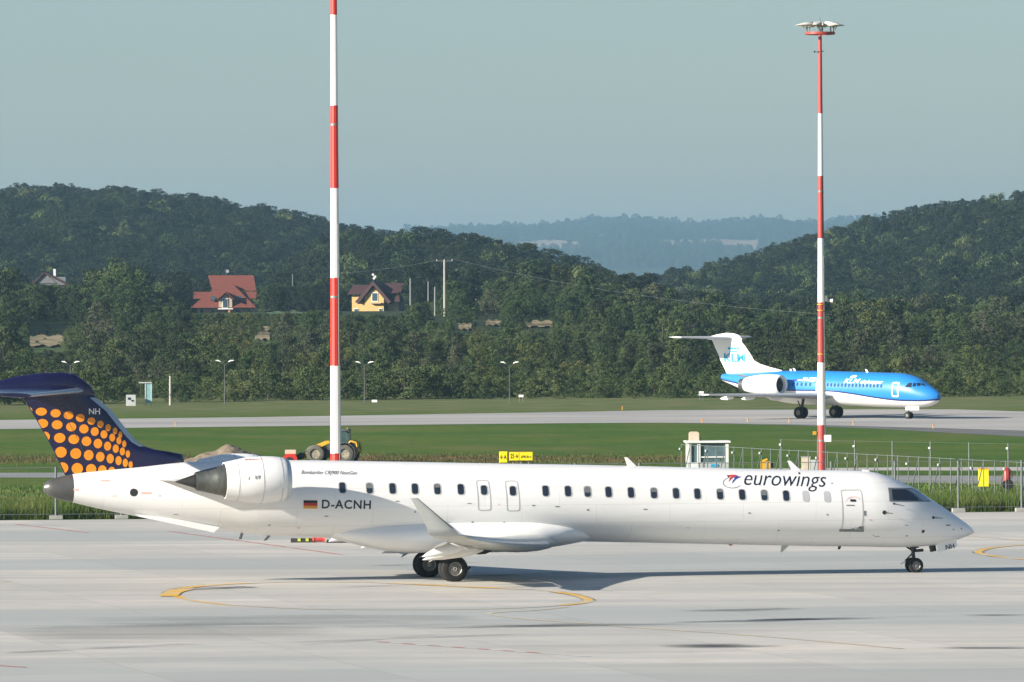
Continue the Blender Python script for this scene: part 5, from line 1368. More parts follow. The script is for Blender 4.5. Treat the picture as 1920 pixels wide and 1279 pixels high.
mk_kind('hill', 'round', 'leaf_hill', 3, 110, 4600, 0.016, 91)
mk_kind('poplar', 'tall', 'leaf_mixed', 3, 80, 3400, 0.013, 61)
mk_kind('fir', 'fir', 'leaf_needle', 3, 90, 2600, 0.016, 71)
leaf_mat('leaf_bush', (0.036, 0.060, 0.022), (0.058, 0.086, 0.028), (0.092, 0.115, 0.042))
mk_kind('bush', 'bush', 'leaf_bush', 3, 50, 3000, 0.024, 81)
LABEL = {
 'mixed': 'mid green leafy tree in the wood beyond the runway', 'grey': 'grey-green willow-like tree in the wood beyond the runway', 'yellow': 'yellowish light green tree in the wood beyond the runway',
 'dark': 'dark green broad tree in the wood beyond the runway', 'poplar': 'slim upright poplar-shaped tree beyond the runway', 'fir': 'pointed dark fir tree beyond the runway', 'bush': 'low rounded bush at the foot of the wood', 'hill': 'very dark tree'}
rt = random.Random(21)
TREES = []
def tree(key, X, Y, h, wide=1.0, label=None):
    cm, tm = rt.choice(KINDS[key])
    t = thing('bush' if key == 'bush' else 'tree', label or LABEL[key], 'bush' if key == 'bush' else 'tree', (X, Y, height(X, Y) - 0.02), rt.uniform(0, 6.28), ('%s trees beyond the runway' % key) if key != 'bush' else 'bushes along the far verge')
    t.scale = (h * wide, h * wide, h)
    for nm, me in (('crown', cm), ('trunk', tm)):
        o = bpy.data.objects.new(nm, me); COL.objects.link(o); o.parent = t
    t['kindkey'] = key
    TREES.append(t)
    return t
XPX = lambda px, Y: (px - 960) / F * Y
# houses keep clear space
HOUSES = [(425, 1400, 75, 60), (705, 1380, 62, 60), (98, 1480, 45, 50)]   # px, Y, half px, depth
OPEN = [(88, 980, 20, 60)]
# open views to things on the slope: photograph x, half width, lowest row that must stay clear, distance
SIGHT = [(600, 60, 578, 1420), (330, 50, 570, 1380), (425, 66, 584, 1395), (700, 52, 588, 1375), (98, 40, 530, 1478), (88, 30, 654, 1150), (535, 42, 584, 1290), (492, 14, 640, 1060), (834, 7, 600, 1228), (816, 4, 596, 1238), (770, 4, 568, 1328), (803, 4, 564, 1338), (1012, 22, 615, 1180), (925, 12, 613, 1180), (872, 10, 621, 1120), (893, 4, 580, 1348)]
def limit(px, Y, h, wide=0.36):
    for sx, sw, sy, sY in SIGHT:
        if Y < sY + 12 and abs(px - sx) < sw + wide * h * F / Y * 0.9:
            z = CAMH + (600 + (960 - px) * 0.00436 - sy) * Y / F
            h = min(h, z - height(XPX(px, Y), Y))
    return h
def blocked(px, Y, h):
    for hx, hy, hw, hd in HOUSES:
        if abs(px - hx) < hw and hy - hd * 6 < Y < hy + hd:
            top = 600 + (960 - px) * 0.00436 - (height(XPX(px, Y), Y) + h - CAMH) * F / Y
            base = 600 + (960 - px) * 0.00436 - (height(XPX(hx, hy), hy) - CAMH) * F / hy
            if top < base - 8: return True
    return False
# front hedge of bushes along the verge
px = -60
while px < 1990:
    Y = 690 + 95 * max(0, min(1, (px + 0) / 1920)) + rt.uniform(-4, 10)
    if not (225 < px < 300):
        tree('bush', XPX(px, Y), Y, rt.uniform(2.2, 4.6), rt.uniform(0.9, 1.3))
    px += rt.uniform(24, 44)
# tree rows behind it
rows = [(765, 3.8, 5.8, 30, 48), (820, 4.8, 7.2, 32, 52), (900, 5.4, 8.2, 36, 58), (1000, 5.8, 8.6, 36, 60)]
for Yr, h0, h1, s0, s1 in rows:
    px = -70 + rt.uniform(0, 30)
    while px < 1990:
        Y = Yr + 60 * px / 1920 + rt.uniform(-22, 22); h = rt.uniform(h0, h1)
        if px < 60: h *= 1.25
        if 60 < px < 150 and Yr > 800: h *= 0.7
        if 1250 < px < 1500: h *= 1.02
        if 1560 < px < 1720 and Yr > 900: h *= 1.30
        if 620 < px < 1240: h *= 0.88
        u = rt.random()
        if 1250 < px < 1530: key = 'dark' if u < 0.75 else 'mixed'
        elif 170 < px < 340: key = 'grey' if u < 0.55 else 'mixed' if u < 0.85 else 'dark'
        elif px < 60: key = 'dark' if u < 0.7 else 'mixed'
        elif 440 < px < 530: key = 'yellow' if u < 0.4 else 'mixed'
        elif 860 < px < 940: key = 'yellow' if u < 0.55 else 'grey'
        else: key = 'mixed' if u < 0.36 else 'dark' if u < 0.54 else 'grey' if u < 0.74 else 'poplar' if u < 0.86 else 'yellow'
        h = limit(px, Y, h)
        if h > 2.0 and not any(abs(px - ox) < ow and abs(Y - oy) < od for ox, oy, ow, od in OPEN):
            tree(key, XPX(px, Y), Y, h, rt.uniform(0.9, 1.15) if key != 'poplar' else 1.0)
        px += rt.uniform(s0, s1)
# taller single trees on the slope round the houses
for key, px, Y, h in (('poplar', 648, 1500, 15), ('poplar', 672, 1460, 10), ('poplar', 712, 1460, 13), ('poplar', 742, 1450, 11), ('poplar', 765, 1440, 11), ('mixed', 683, 1330, 5), ('mixed', 560, 1420, 8), ('poplar', 580, 1250, 11), ('mixed', 600, 1480, 12),
                      ('poplar', 985, 1330, 15), ('poplar', 1005, 1350, 16), ('dark', 1018, 1380, 14), ('poplar', 918, 1090, 11), ('mixed', 870, 1330, 9), ('yellow', 850, 1300, 8), ('fir', 822, 1280, 9), ('mixed', 330, 1330, 12), ('mixed', 300, 1290, 14), ('mixed', 230, 1240, 15), ('poplar', 262, 1200, 13), ('mixed', 180, 1260, 11), ('poplar', 215, 1300, 17),
                      ('mixed', 40, 1220, 15), ('dark', 10, 1150, 15), ('mixed', 140, 1320, 9), ('mixed', 60, 1420, 9), ('mixed', 500, 1420, 9), ('mixed', 535, 1500, 11), ('poplar', 1610, 1250, 15), ('mixed', 1640, 1260, 13), ('mixed', 1580, 1240, 10), ('mixed', 1680, 1230, 11), ('mixed', 1730, 1200, 9), ('mixed', 1790, 1210, 9), ('mixed', 1850, 1260, 11), ('mixed', 1905, 1260, 10), ('poplar', 1860, 1300, 13),
                      ('mixed', 1110, 1300, 7), ('mixed', 1160, 1280, 7), ('dark', 1200, 1320, 7), ('grey', 1060, 1320, 6), ('mixed', 960, 1300, 6), ('mixed', 930, 1250, 7), ('mixed', 800, 1200, 7), ('mixed', 745, 1180, 7), ('fir', 790, 1300, 9), ('mixed', 1245, 1300, 8), ('mixed', 1285, 1290, 8), ('dark', 1330, 1300, 8), ('dark', 1380, 1290, 8), ('dark', 1440, 1300, 8), ('mixed', 1490, 1290, 9)):
    h2_ = limit(px, Y, h * 0.72, 0.2)
    if h2_ > 3: tree(key, XPX(px, Y), Y, h2_)

# each tree says where it stands
ZONE = [(60, 'at the left picture edge'), (230, 'above the dotted tail fin'), (345, 'behind the teal gateway panel'), (520, 'below the red roofed house'), (620, 'left of the tall mast'), (800, 'below the yellow house'), (960, 'below the tall power pole'), (1130, 'right of the middle lamp'), (1260, 'left of the blue jet tail'), (1430, 'behind the blue jet tail'), (1570, 'behind the floodlight mast'), (1760, 'behind the blue jet nose'), (9999, 'right of the blue jet')]
KN = {'mixed': 'mid green tree', 'grey': 'grey-green tree', 'yellow': 'yellowish green tree', 'dark': 'dark green tree', 'poplar': 'slim upright tree', 'fir': 'pointed dark fir', 'bush': 'low rounded bush'}
ORD = ['first', 'second', 'third', 'fourth', 'fifth', 'sixth', 'seventh', 'eighth', 'ninth', 'tenth', 'eleventh', 'twelfth', 'thirteenth', 'fourteenth']
cells = {}
for t in TREES:
    p = t.location.x / t.location.y * F + 960; Y = t.location.y
    row = 'verge' if t['kindkey'] == 'bush' else 'front row' if Y < 855 else 'middle row' if Y < 960 else 'back row' if Y < 1100 else 'upper slope'
    cells.setdefault((t['kindkey'], row, next(z for x, z in ZONE if p < x)), []).append((p, t))
for (key, row, z), lst in cells.items():
    lst.sort(key=lambda a: a[0])
    for k, (p, t) in enumerate(lst):
        t['label'] = '%s on the %s %s' % (KN[key], row, z) + ('' if len(lst) == 1 else ', %s from left' % ORD[min(k, 13)])
for t in TREES: del t['kindkey']

# ---- far woods that read as one mass: instances on points
KN_HILL = [tree('hill', XPX(px_, Y_), Y_, h_) for px_, Y_, h_ in ((380, 1420, 7), (1230, 1420, 7.5), (1730, 1400, 8))]
for t_, l_, me_ in zip(KN_HILL, ('very dark tree directly behind the red roofed house', 'very dark tree above the blue jet tailplane tip', 'very dark tree on the slope above the blue jet nose'), [k_[0] for k_ in KINDS['hill']]):
    t_['label'] = l_; del t_['kindkey']; t_.children[0].data = me_
def forest(name, label, pts, protos):
    """pts: list of (x, y, z, height)"""
    me = bpy.data.meshes.new(name); me.from_pydata([p[:3] for p in pts], [], [])
    at = me.attributes.new('tree_height', 'FLOAT', 'POINT'); at.data.foreach_set('value', [p[3] for p in pts])
    ai = me.attributes.new('tree_kind', 'INT', 'POINT'); ai.data.foreach_set('value', [p[4] for p in pts])
    ar = me.attributes.new('tree_turn', 'FLOAT', 'POINT'); ar.data.foreach_set('value', [rt.uniform(0, 6.28) for p in pts])
    o = bpy.data.objects.new(name, me); COL.objects.link(o); tag(o, label, 'wood', kind='stuff')
    ng = bpy.data.node_groups.new(name, 'GeometryNodeTree')
    ng.interface.new_socket('Geometry', in_out='INPUT', socket_type='NodeSocketGeometry'); ng.interface.new_socket('Geometry', in_out='OUTPUT', socket_type='NodeSocketGeometry')
    N, L = ng.nodes, ng.links
    gi, go = N.new('NodeGroupInput'), N.new('NodeGroupOutput')
    jn = N.new('GeometryNodeJoinGeometry')
    for pr in reversed(protos):
        oi = N.new('GeometryNodeObjectInfo'); oi.inputs['Object'].default_value = pr; oi.transform_space = 'ORIGINAL'; oi.inputs['As Instance'].default_value = True
        L.new(oi.outputs['Geometry'], jn.inputs[0])
    ip = N.new('GeometryNodeInstanceOnPoints'); ip.inputs['Pick Instance'].default_value = True
    def attr(nm, ty):
        a = N.new('GeometryNodeInputNamedAttribute'); a.data_type = ty; a.inputs['Name'].default_value = nm; return a.outputs['Attribute']
    cb = N.new('ShaderNodeCombineXYZ'); L.new(attr('tree_turn', 'FLOAT'), cb.inputs[2])
    L.new(gi.outputs[0], ip.inputs['Points']); L.new(jn.outputs[0], ip.inputs['Instance']); L.new(attr('tree_kind', 'INT'), ip.inputs['Instance Index'])
    L.new(cb.outputs[0], ip.inputs['Rotation']); L.new(attr('tree_height', 'FLOAT'), ip.inputs['Scale'])
    L.new(ip.outputs[0], go.inputs[0])
    md = o.modifiers.new('scatter', 'NODES'); md.node_group = ng
    return o
pcache = {}
def proto(key, i=0):
    me = KINDS[key][i][0]
    for t in TREES:
        for ch in t.children:
            if ch.data is me: return ch
    return next(ch for t in TREES for ch in t.children if ch.data.name.startswith('crown'))
PR = [proto('mixed', 0), proto('mixed', 1), proto('mixed', 2), proto('dark', 0), proto('dark', 1), proto('grey', 0), proto('fir', 0), proto('fir', 1), proto('poplar', 0), proto('hill', 0), proto('hill', 1), proto('hill', 2), proto('bush', 0), proto('bush', 1), proto('bush', 2)]
def scatter(y0, y1, px0, px1, space, h0, h1, weights, keep):
    pts = []; Y = y0
    cum = np.cumsum(weights) / sum(weights)
    while Y < y1:
        a, b_ = XPX(px0, Y), XPX(px1, Y); X = a + rt.uniform(0, space)
        while X < b_:
            x, y = X + rt.uniform(-0.4, 0.4) * space, Y + rt.uniform(-0.5, 0.5) * space
            hh = rt.uniform(h0, h1) * (1.45 if rt.random() < 0.08 else 1.0)
            if y < 1500:
                h_ = limit(px_of(x, y), y, hh)
                hh = h_ if h_ > 1.6 else rt.uniform(0.5, 1.0) if rt.random() < 0.7 else 0
            if hh > 0.4 and keep(x, y):
                pts.append((x, y, height(x, y) - 0.3, hh, int(np.searchsorted(cum, rt.random()))))
            X += space
        Y += space
    return pts
def px_of(x, y): return x / y * F + 960
W1 = [0.08, 0.08, 0.08, 0.4, 0.4, 0.05, 0.8, 0.8, 0.05, 3, 3, 3]
WM = [3, 3, 3, 3, 3, 1.2, 0.5, 0.5, 0.5]
ka = lambda x, y: ridge(y, YA, HA(x), 1000, 900) >= max(ridge(y, YB, HB(x), 420, 350), ridge(y, YC, HC(x), 1000, 900)) - 1 and HA(x) > 6
forest('forest', 'wooded hill with dense dark crowns on the left skyline', scatter(1950, 2680, -160, 900, 3.9, 5.5, 9, W1, ka), PR)
kb = lambda x, y: ridge(y, YB, HB(x), 420, 350) >= max(ridge(y, YA, HA(x), 1000, 900), ridge(y, YC, HC(x), 1000, 900)) - 0.5 and HB(x) > 4
forest('forest', 'darker wooded spur falling towards the valley in the middle', scatter(1540, 1930, 520, 1330, 3.6, 5.5, 9, W1, kb), PR)
kc = lambda x, y: ridge(y, YC, HC(x), 1000, 900) >= ridge(y, YB, HB(x), 420, 350) - 0.5 and HC(x) > 3
forest('forest', 'dark wooded hill with conifers rising to the right skyline', scatter(1640, 2520, 1130, 2060, 3.9, 5.5, 9, [0.1, 0.1, 0.1, 0.4, 0.4, 0.02, 2.5, 2.5, 0.05, 2.5, 2.5, 2.5], kc), PR)
km = lambda x, y: not any(abs(px_of(x, y) - hx) < hw + 12 and hy - hd * 2.5 < y < hy + hd * 1.5 for hx, hy, hw, hd in HOUSES) and not any(abs(px_of(x, y) - ox) < ow and abs(y - oy) < od for ox, oy, ow, od in OPEN)
MEADOW = [(88, 643, 36, 13), (540, 581, 50, 7), (492, 630, 18, 15), (535, 597, 34, 10), (872, 616, 12, 6), (1012, 611, 24, 6), (925, 609, 14, 5), (720, 606, 30, 8)]
def kmid(x, y):
    p = px_of(x, y); q = 600 + (960 - p) * 0.00436 - (height(x, y) - CAMH) * F / y
    if y < 1320 and any(abs(p - mx) < mw and abs(q - my) < mh for mx, my, mw, mh in MEADOW) and rt.random() < 0.72: return False
    return km(x, y)
forest('woodland', 'mixed woodland on the gentle slope below the hills', scatter(1090, 1320, -160, 2060, 5.0, 4.5, 7.5, WM, kmid) + scatter(1320, 1960, -160, 2060, 5.4, 5, 8, W1, lambda x, y: kmid(x, y) and height(x, y) < 22), PR)
forest('undergrowth', 'low scrub and brambles filling the wood floor', scatter(725, 1095, -160, 2060, 4.2, 1.3, 2.9, [0] * 12 + [1, 1, 1], lambda x, y: kmid(x, y) and not (y < 745 and 215 < px_of(x, y) < 330)), PR)
# the blue ridge far away, with open fields
FIELDS = [(1120, 448, 40, 3), (1395, 470, 40, 4), (960, 447, 26, 3), (1290, 475, 30, 3), (1030, 463, 60, 9), (1330, 459, 95, 7), (1460, 453, 40, 3), (905, 452, 30, 3), (1225, 462, 18, 2)]
def field_hit(x, y):
    p = px_of(x, y); q = 600 + (960 - p) * 0.00436 - (height(x, y) - CAMH) * F / y
    return any(abs(p - fx) < fw and abs(q - fy) < fh for fx, fy, fw, fh in FIELDS)
forest('far_forest', 'pale blue wooded ridge in the far haze', scatter(11600, 16100, 760, 1680, 27, 13, 22, [3, 3, 3, 2, 2, 1, 0.3, 0.3, 0.2], lambda x, y: not field_hit(x, y)), PR)
mat('stubble', (0.24, 0.175, 0.10), 0.95, var=0.2, scale=0.02)
for fx, fy, fw, fh in FIELDS:
    mb = MB(); vs = []; n = 0
    # find the slope distance where the terrain shows at this height, then lay a draped patch
    def yq(p, q):
        best = None
        for Y in np.arange(11000, 16000, 40):
            x = XPX(p, Y); s = 600 + (960 - p) * 0.00436 - (height(x, Y) - CAMH) * F / Y
            if s <= q: return Y
        return 15900
    nxs, nys = 14, 5
    for j in range(nys):
        for i in range(nxs):
            p = fx - fw + 2 * fw * i / (nxs - 1); q = fy + fh - 2 * fh * j / (nys - 1) + 2.0 * math.sin(i * 0.7)
            Y = yq(p, q); x = XPX(p, Y); vs.append((x, Y, height(x, Y) + 3))
    mb.add(vs, [(j * nxs + i, j * nxs + i + 1, (j + 1) * nxs + i + 1, (j + 1) * nxs + i) for j in range(nys - 1) for i in range(nxs - 1)])
    tag(mb.build('field', 'stubble', smooth=60), kind='structure')
# dry open slopes between the nearer trees
mat('dry_meadow', (0.23, 0.175, 0.09), 0.95, col2=(0.05, 0.075, 0.025), scale=0.16, lo=0.52, hi=0.66)
mat('green_meadow', (0.045, 0.10, 0.025), 0.95, var=0.3, scale=0.3)
def ground_y(p, q):
    for Y in np.arange(800, 1500, 5):
        if 600 + (960 - p) * 0.00436 - (height(XPX(p, Y), Y) - CAMH) * F / Y <= q: return float(Y)
    return 1500.0
for fx, fy, fw, fh, m in ((88, 643, 32, 9, 'dry_meadow'), (540, 580, 48, 4, 'dry_meadow'), (492, 628, 14, 12, 'dry_meadow'), (535, 597, 34, 9, 'green_meadow'), (872, 616, 12, 5, 'dry_meadow'), (1012, 611, 24, 5, 'dry_meadow'), (925, 609, 14, 4, 'dry_meadow'), (715, 606, 26, 5, 'dry_meadow')):
    vs = []; nxs, nys = 16, 10
    for j in range(nys):
        for i in range(nxs):
            p = fx - fw + 2 * fw * i / (nxs - 1); e = 1.0; qq = fy + fh * e * (1 - 2 * j / (nys - 1)) + 1.5 * math.sin(i * 0.9 + fx)
            Y = ground_y(p, qq); x = XPX(p, Y); vs.append((x, Y, height(x, Y) + 0.3 + 0.01 * j))
    tag(MB().add(vs, [(j * nxs + i, j * nxs + i + 1, (j + 1) * nxs + i + 1, (j + 1) * nxs + i) for j in range(nys - 1) for i in range(nxs - 1)]).build('field', m, smooth=60), kind='structure')

# ------------------------------------------------------------------ houses
def house_at(px, Y, label, name='house', rz=0.0):
    X = XPX(px, Y); return thing(name, label, 'house', (X, Y, height(X, Y)), rz), (lambda qx, qy, y=0.0: Vector(((qx - px) * Y / F, y, CAMH + (600 + (960 - px) * 0.00436 - qy) * Y / F - height(X, Y))))
def window(parent, c, w, h, nrm=-1):
    o = MB().box(c, (w, 0.12, h)).build('window', 'white_plain', parent)
    MB().box(Vector(c) + Vector((0, nrm * 0.05, 0)), (w * 0.82, 0.10, h * 0.86)).build('pane', 'house_glass', o)
    return o
t, q = house_at(425, 1400, 'house with big bright red tiled roof and dormer on the wooded slope')
MB().box((q(425, 585).x, 2.0, q(0, 590).z / 1 + 0.6), (13.0, 9.0, 3.6)).build('wall', 'wall_cream', t)
zb = q(0, 577).z; zt = q(0, 533).z; zr = q(0, 516).z
rf = MB().loft([[q(358, 577, -4.0), q(482, 577, -4.0), q(482, 577, 7.0), q(358, 577, 7.0)], [q(411, 534, 1.5), q(438, 534, 1.5), q(438, 534, 3.0), q(411, 534, 3.0)]]).build('roof', 'roof_red', t)
MB().loft([[q(398, 545, 2.2), q(480, 545, 2.2), q(480, 545, 9.5), q(398, 545, 9.5)], [q(388, 516, 5.8), q(474, 516, 5.8), q(474, 516, 6.2), q(388, 516, 6.2)]]).build('rear_roof', 'roof_dark', t).data.materials[0] = MATS['roof_red']
for a, b_ in ((363, 394), (446, 481)):
    MB().loft([[q(a, 560, -1.0), q(b_, 560, -1.0), q(b_, 560, 4), q(a, 560, 4)], [q(a, 547, 1.6), q(b_, 547, 1.6), q(b_, 547, 2.0), q(a, 547, 2.0)]]).build('wing_roof', 'roof_red', t)
dm = MB().prism([q(412, 578, -3.9), q(412, 563, -3.9), q(425, 552, -3.9), q(437, 562, -3.9), q(437, 578, -3.9)], (0, 3.5, 0)).build('dormer', 'wall_cream', t)
MB().prism([q(409, 563, -4.6), q(425, 549, -4.6), q(441, 563, -4.6), q(441, 561, -4.6), q(425, 547, -4.6), q(408, 561.5, -4.6)], (0, 4.5, 0)).build('dormer_roof', 'roof_red', dm)
window(t, q(424, 569, -4.0), 1.25, 2.3)
for px in (401, 450): MB().prism([q(px - 4, 564, -2.95), q(px + 4, 564, -2.95), q(px + 4, 556, -2.1), q(px - 4, 556, -2.1)], (0, -0.25, 0.12)).build('roof_window', 'house_glass', t)
MB().box(q(425, 579.3, -4.6), (3.4, 1.4, 0.22)).build('balcony', 'white_plain', t)
for px in (380, 400, 447, 468): window(t, q(px, 583, -2.55), 1.1, 1.0)
MB().tube(q(433, 590, -4.8), q(433, 580, -4.8), 0.35, n=8).build('pillar', 'wall_brick', t)
MB().path([q(422, 516, 6), q(422, 509, 6)], 0.05, 5).build('aerial_pole', 'galvanised', t)
MB().lathe(q(423.5, 508.5, 5.7), (0.5, -1, 0.4), [(0, 0.02), (0.05, 0.25), (0.15, 0.42), (0.13, 0.40)], 12).build('satellite_dish', 'white_plain', t)

t, q = house_at(705, 1380, 'yellow house with dark maroon gabled roof on the slope', rz=R(-14))
MB().box((q(685, 0).x + 0.3, 2.5, q(0, 578).z), (6.6, 6.0, q(0, 556).z - q(0, 600).z)).build('wall', 'wall_yellow', t)
MB().prism([q(689, 596, -2.5), q(689, 556, -2.5), q(707, 541, -2.5), q(726, 556, -2.5), q(726, 596, -2.5)], (0, 6.0, 0)).build('gable', 'wall_yellow', t)
MB().box((q(738, 0).x, 2.5, q(0, 580).z), (2.6, 5.0, 4.2)).build('side_wall', 'wall_cream', t).data.materials[0] = MATS['beige']
for pts in ([(672, 566), (707, 527), (707, 535), (678, 570)], [(742, 566), (707, 527), (707, 535), (736, 570)]):
    MB().prism([q(px, py, -3.3) for px, py in pts], (0, 7.5, 0)).build('gable_roof', 'roof_dark', t)
MB().loft([[q(652, 552, -1.5), q(700, 552, -1.5), q(700, 552, 7), q(652, 552, 7)], [q(656, 534, 2.5), q(700, 534, 2.5), q(700, 534, 3), q(656, 534, 3)]]).build('roof', 'roof_dark', t)
MB().loft([[q(715, 550, -1.5), q(756, 550, -1.5), q(756, 550, 7), q(715, 550, 7)], [q(715, 531, 2.5), q(757, 531, 2.5), q(757, 531, 3), q(715, 531, 3)]]).build('roof', 'roof_dark', t)
MB().loft([[q(724, 566, -2.5), q(757, 566, -2.5), q(754, 566, 3), q(724, 566, 3)], [q(724, 550, 0), q(750, 550, 0), q(750, 550, 1), q(724, 550, 1)]]).build('porch_roof', 'roof_dark', t)
window(t, q(709, 557, -2.55), 1.5, 2.0); window(t, q(668, 585, -0.6), 1.0, 1.6); window(t, q(720, 584, -2.55), 0.8, 1.4)
MB().box(q(712, 568.5, -3.0), (2.6, 1.0, 0.2)).build('balcony', 'wall_cream', t)
MB().path([q(694, 534, 3), q(694, 512, 3)], 0.05, 5).build('aerial_pole', 'galvanised', t)
for dx, dy in ((-1, 515), (3, 519), (1, 522)): MB().lathe(q(694 + dx, dy, 2.8), (0.4, -1, 0.3), [(0, 0.02), (0.04, 0.2), (0.10, 0.28)], 10).build('satellite_dish', 'white_plain', t)

t, q = house_at(98, 1480, 'small grey house with white chimney half hidden in the left trees')
MB().box((0, 2, q(0, 545).z), (6.6, 6, 6.5)).build('wall', 'beige', t).data.materials[0] = MATS['house_grey']
MB().prism([q(62, 531, -1.2), q(84, 511, -1.2), q(107, 531, -1.2)], (0, 6.4, 0)).build('gable', 'house_grey', t)
MB().prism([q(60, 531, -1.6), q(84, 509, -1.6), q(86, 511.5, -1.6), q(64, 533, -1.6)], (0, 7.4, 0)).build('roof', 'roof_dark', t)
MB().prism([q(84, 509, -1.6), q(140, 538, -1.6), q(138, 541, -1.6), q(84, 513, -1.6)], (0, 7.4, 0)).build('roof', 'roof_dark', t)
MB().box(q(103, 518, 0), (0.55, 0.55, 3.4)).build('chimney', 'white_plain', t)

# ------------------------------------------------------------------ poles, wires, street lamps, roadside shelter
def pole(px, y0, y1, Y, label, w=0.24, arm=False, m='pole_concrete', group=None):
    X = XPX(px, Y); z1 = CAMH + (600 + (960 - px) * 0.00436 - y0) * Y / F; z0 = height(X, Y)
    t = thing('utility_pole', label, 'pole', (X, Y, z0 - 0.3), group=group)
    MB().tube((0, 0, 0), (0, 0, z1 - z0 + 0.3), w * 0.62, w * 0.45, 10).build('shaft', m, t)
    if arm:
        MB().box((0, 0, z1 - z0 + 0.15), (3.2, 0.12, 0.12)).build('crossarm', 'galvanised', t)
        for x in (-1.5, 0, 1.5): MB().tube((x, 0, z1 - z0 + 0.2), (x, 0, z1 - z0 + 0.5), 0.05, n=6).build('insulator', 'white_plain', t)
    return Vector((X, Y, z1 + 0.3))
top = pole(834, 488, 602, 1230, 'tall pale concrete power pole with crossarm on the slope', 0.42, True)
pole(770, 522, 570, 1330, 'thin grey pole right of the yellow house', 0.36, m='galvanised')
pole(803.5, 528, 566, 1340, 'thin grey pole between the yellow house and power pole', 0.30, m='galvanised')
pole(816, 538, 598, 1240, 'short grey pole close beside the tall power pole', 0.34, m='galvanised')
pole(893, 560, 582, 1350, 'short thin pole right of the tall power pole', 0.28, m='galvanised')
pole(549, 514, 540, 1500, 'faint thin pole right of the red roofed house', 0.2, m='galvanised')
def cable(a, b_, sag, label):
    pts = [a.lerp(b_, k / 16) + Vector((0, 0, -sag * 4 * (k / 16) * (1 - k / 16))) for k in range(17)]
    mb = MB().path([p - a for p in pts], 0.016, 4); o = mb.build('power_cable', 'galvanised', None, loc=a); tag(o, label, 'cable')
cable(top, P(640, 512, 1420), 0.4, 'overhead cable running left from the power pole')
cable(P(640, 512, 1420), P(380, 545, 1330), 0.5, 'overhead cable crossing before the red roofed house')
cable(top + Vector((1.5, 0, 0)), P(1560, 590, 1000), 1.6, 'long overhead cable sloping right from the power pole')
def street_lamp(px, y0, y1, Y, label):
    X = XPX(px, Y); z1 = CAMH + (600 + (960 - px) * 0.00436 - y0) * Y / F; z0 = height(X, Y)
    t = thing('street_lamp', label, 'street lamp', (X, Y, z0), group='street lamps in front of the wood')
    H = z1 - z0
    MB().tube((0, 0, 0), (0, 0, H - 0.3), 0.06, 0.04, 8).build('pole', 'lamp_post', t)
    for s_ in (-1, 1):
        MB().tube((0, 0, H - 0.35), (s_ * 0.55, 0, H), 0.028, n=6).build('arm', 'lamp_post', t)
        MB().loft([[Vector((s_ * x, y, H + dz + h * zz)) for y, zz in ((-0.16, 0), (-0.1, 1), (0.1, 1), (0.16, 0))] for x, dz, h in ((0.40, -0.05, 0.06), (0.65, 0.03, 0.15), (1.0, 0.10, 0.06))]).build('lamp_head', 'white_plain', t)
for px, y0, lab in ((132, 680, 'twin-headed street lamp directly above the dotted tail fin'), (421, 678, 'twin-headed street lamp below the red roofed house'), (683, 680.5, 'twin-headed street lamp right of the tall mast'), (955, 681, 'twin-headed street lamp in the middle of the wood edge')):
    street_lamp(px, y0, 740, 684.0, lab)
t = thing('roadside_shelter', 'white and teal gateway panel at the wood edge', 'shelter', (XPX(278, 680), 680, 0))
u_ = 680 / F; zz = lambda py: CAMH + (603 - py) * u_
MB().box((0, 0, (zz(718) + zz(756)) / 2), (10 * u_, 0.25, zz(718) - zz(756))).build('panel', 'teal_paint', t)
for x in (-5.5, 5.5): MB().box((x * u_, -0.02, zz(719) / 2), (2.2 * u_, 0.3, zz(719))).build('post', 'booth_grey', t)
MB().box((-6 * u_, 0, zz(717.5)), (24 * u_, 0.5, 2.2 * u_)).build('beam', 'booth_grey', t)
t = thing('graffiti_block', 'low pale block with dark scribble beside the teal panel', 'block', (XPX(245, 679), 679, 0))
MB().box((0, 0, zz(740) / 2), (18 * u_, 0.5, zz(740))).build('block', 'booth_grey', t); MB().box((-3 * u_, -0.27, zz(747)), (5 * u_, 0.05, 4 * u_)).box((3 * u_, -0.27, zz(751)), (4 * u_, 0.05, 3 * u_)).build('scribble', 'text_navy', t)
pole(319, 705, 754, 682, 'pale roadside post right of the teal panel', 0.26, m='pole_concrete')

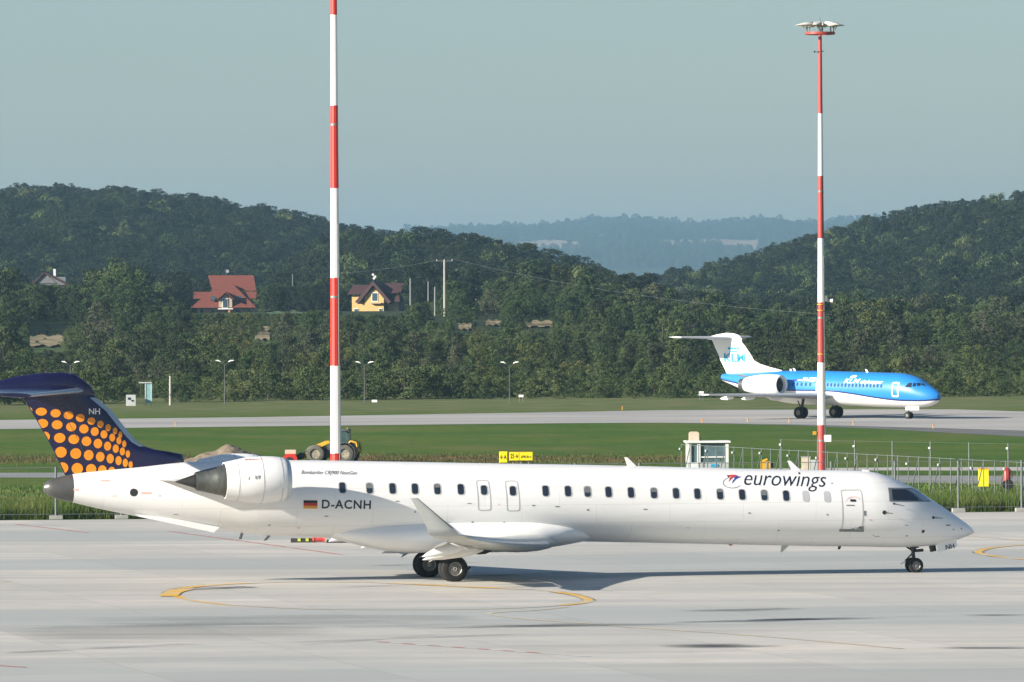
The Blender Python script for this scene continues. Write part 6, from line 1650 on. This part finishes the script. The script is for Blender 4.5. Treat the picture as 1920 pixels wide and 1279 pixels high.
# ------------------------------------------------------------------ grass and weeds
def blades(name, label, n, area, h0, h1, w, m, bend=0.35, keep=None):
    r = np.random.RandomState(len(name) + n); V = []; Fc = []; k = 0
    while k < n:
        x, y = area(r)
        k += 1
        if keep and not keep(x, y): continue
        h = r.uniform(h0, h1); a = r.uniform(0, 6.28); dx, dy = math.cos(a) * w / 2, math.sin(a) * w / 2
        bx, by = r.normal() * bend * h, r.normal() * bend * h; b0 = len(V)
        V += [(x - dx, y - dy, 0), (x + dx, y + dy, 0), (x + dx * 0.7 + bx * 0.35, y + dy * 0.7 + by * 0.35, h * 0.6), (x - dx * 0.7 + bx * 0.35, y - dy * 0.7 + by * 0.35, h * 0.6), (x + bx, y + by, h)]
        Fc += [(b0, b0 + 1, b0 + 2, b0 + 3), (b0 + 3, b0 + 2, b0 + 4)]
    me = bpy.data.meshes.new(name); me.from_pydata(V, [], Fc); me.materials.append(MATS[m]); me.update()
    o = bpy.data.objects.new(name, me); COL.objects.link(o); return tag(o, label, 'grass', kind='stuff')
mat('blade_green', (0.060, 0.105, 0.018), 0.8, col2=(0.11, 0.13, 0.035), scale=0.5, lo=0.45, hi=0.65, spec=0.2)
mat('blade_dry', (0.115, 0.085, 0.045), 0.85, col2=(0.060, 0.075, 0.028), scale=0.35, lo=0.42, hi=0.6, spec=0.1)
mat('blade_short', (0.075, 0.125, 0.028), 0.85, col2=(0.13, 0.15, 0.05), scale=0.25, lo=0.42, hi=0.6, spec=0.1)
def strip(x0, x1, d0, d1):
    def f(r):
        t = r.uniform(x0, x1); d = d0 + (d1 - d0) * r.uniform() ** 1.4; p = e0 + ed * (t - e0.x) + nrm_e * d
        return p.x, p.y
    return f
blades('tall_grass', 'tall green grass behind the apron fence', 110000, strip(-36, 36, 1.2, 13), 0.30, 0.95, 0.022, 'blade_green')
blades('short_grass', 'short green grass on the strip behind the apron', 60000, strip(-42, 42, 8, 62), 0.06, 0.20, 0.03, 'blade_short', keep=lambda x, y: not (347 < y < 375))
blades('dry_weeds', 'brown dry weeds along the field edge', 26000, lambda r: ((lambda p: (p.x, p.y))(G(random.choice((r.uniform(-100, 360), r.uniform(640, 1290), r.uniform(640, 1000))), 862 + 4 * r.normal()))), 0.05, 0.20, 0.035, 'blade_dry')

# ------------------------------------------------------------------ haze
hz = MB().box((0, 9850, 142.0), (11400, 20700, 290.0)).build('haze', 'wire')
hz.data.materials.clear()
m = bpy.data.materials.new('haze_air'); m.use_nodes = True; nt = m.node_tree; nt.nodes.clear()
ou = nt.nodes.new('ShaderNodeOutputMaterial'); pv = nt.nodes.new('ShaderNodeVolumePrincipled')
pv.inputs['Color'].default_value = (0.47, 0.76, 1.0, 1); pv.inputs['Density'].default_value = 0.00007; pv.inputs['Anisotropy'].default_value = 0.4
nt.links.new(pv.outputs[0], ou.inputs['Volume'])
hz.data.materials.append(m); tag(hz, 'thin pale blue haze over the whole valley', 'haze', kind='stuff')
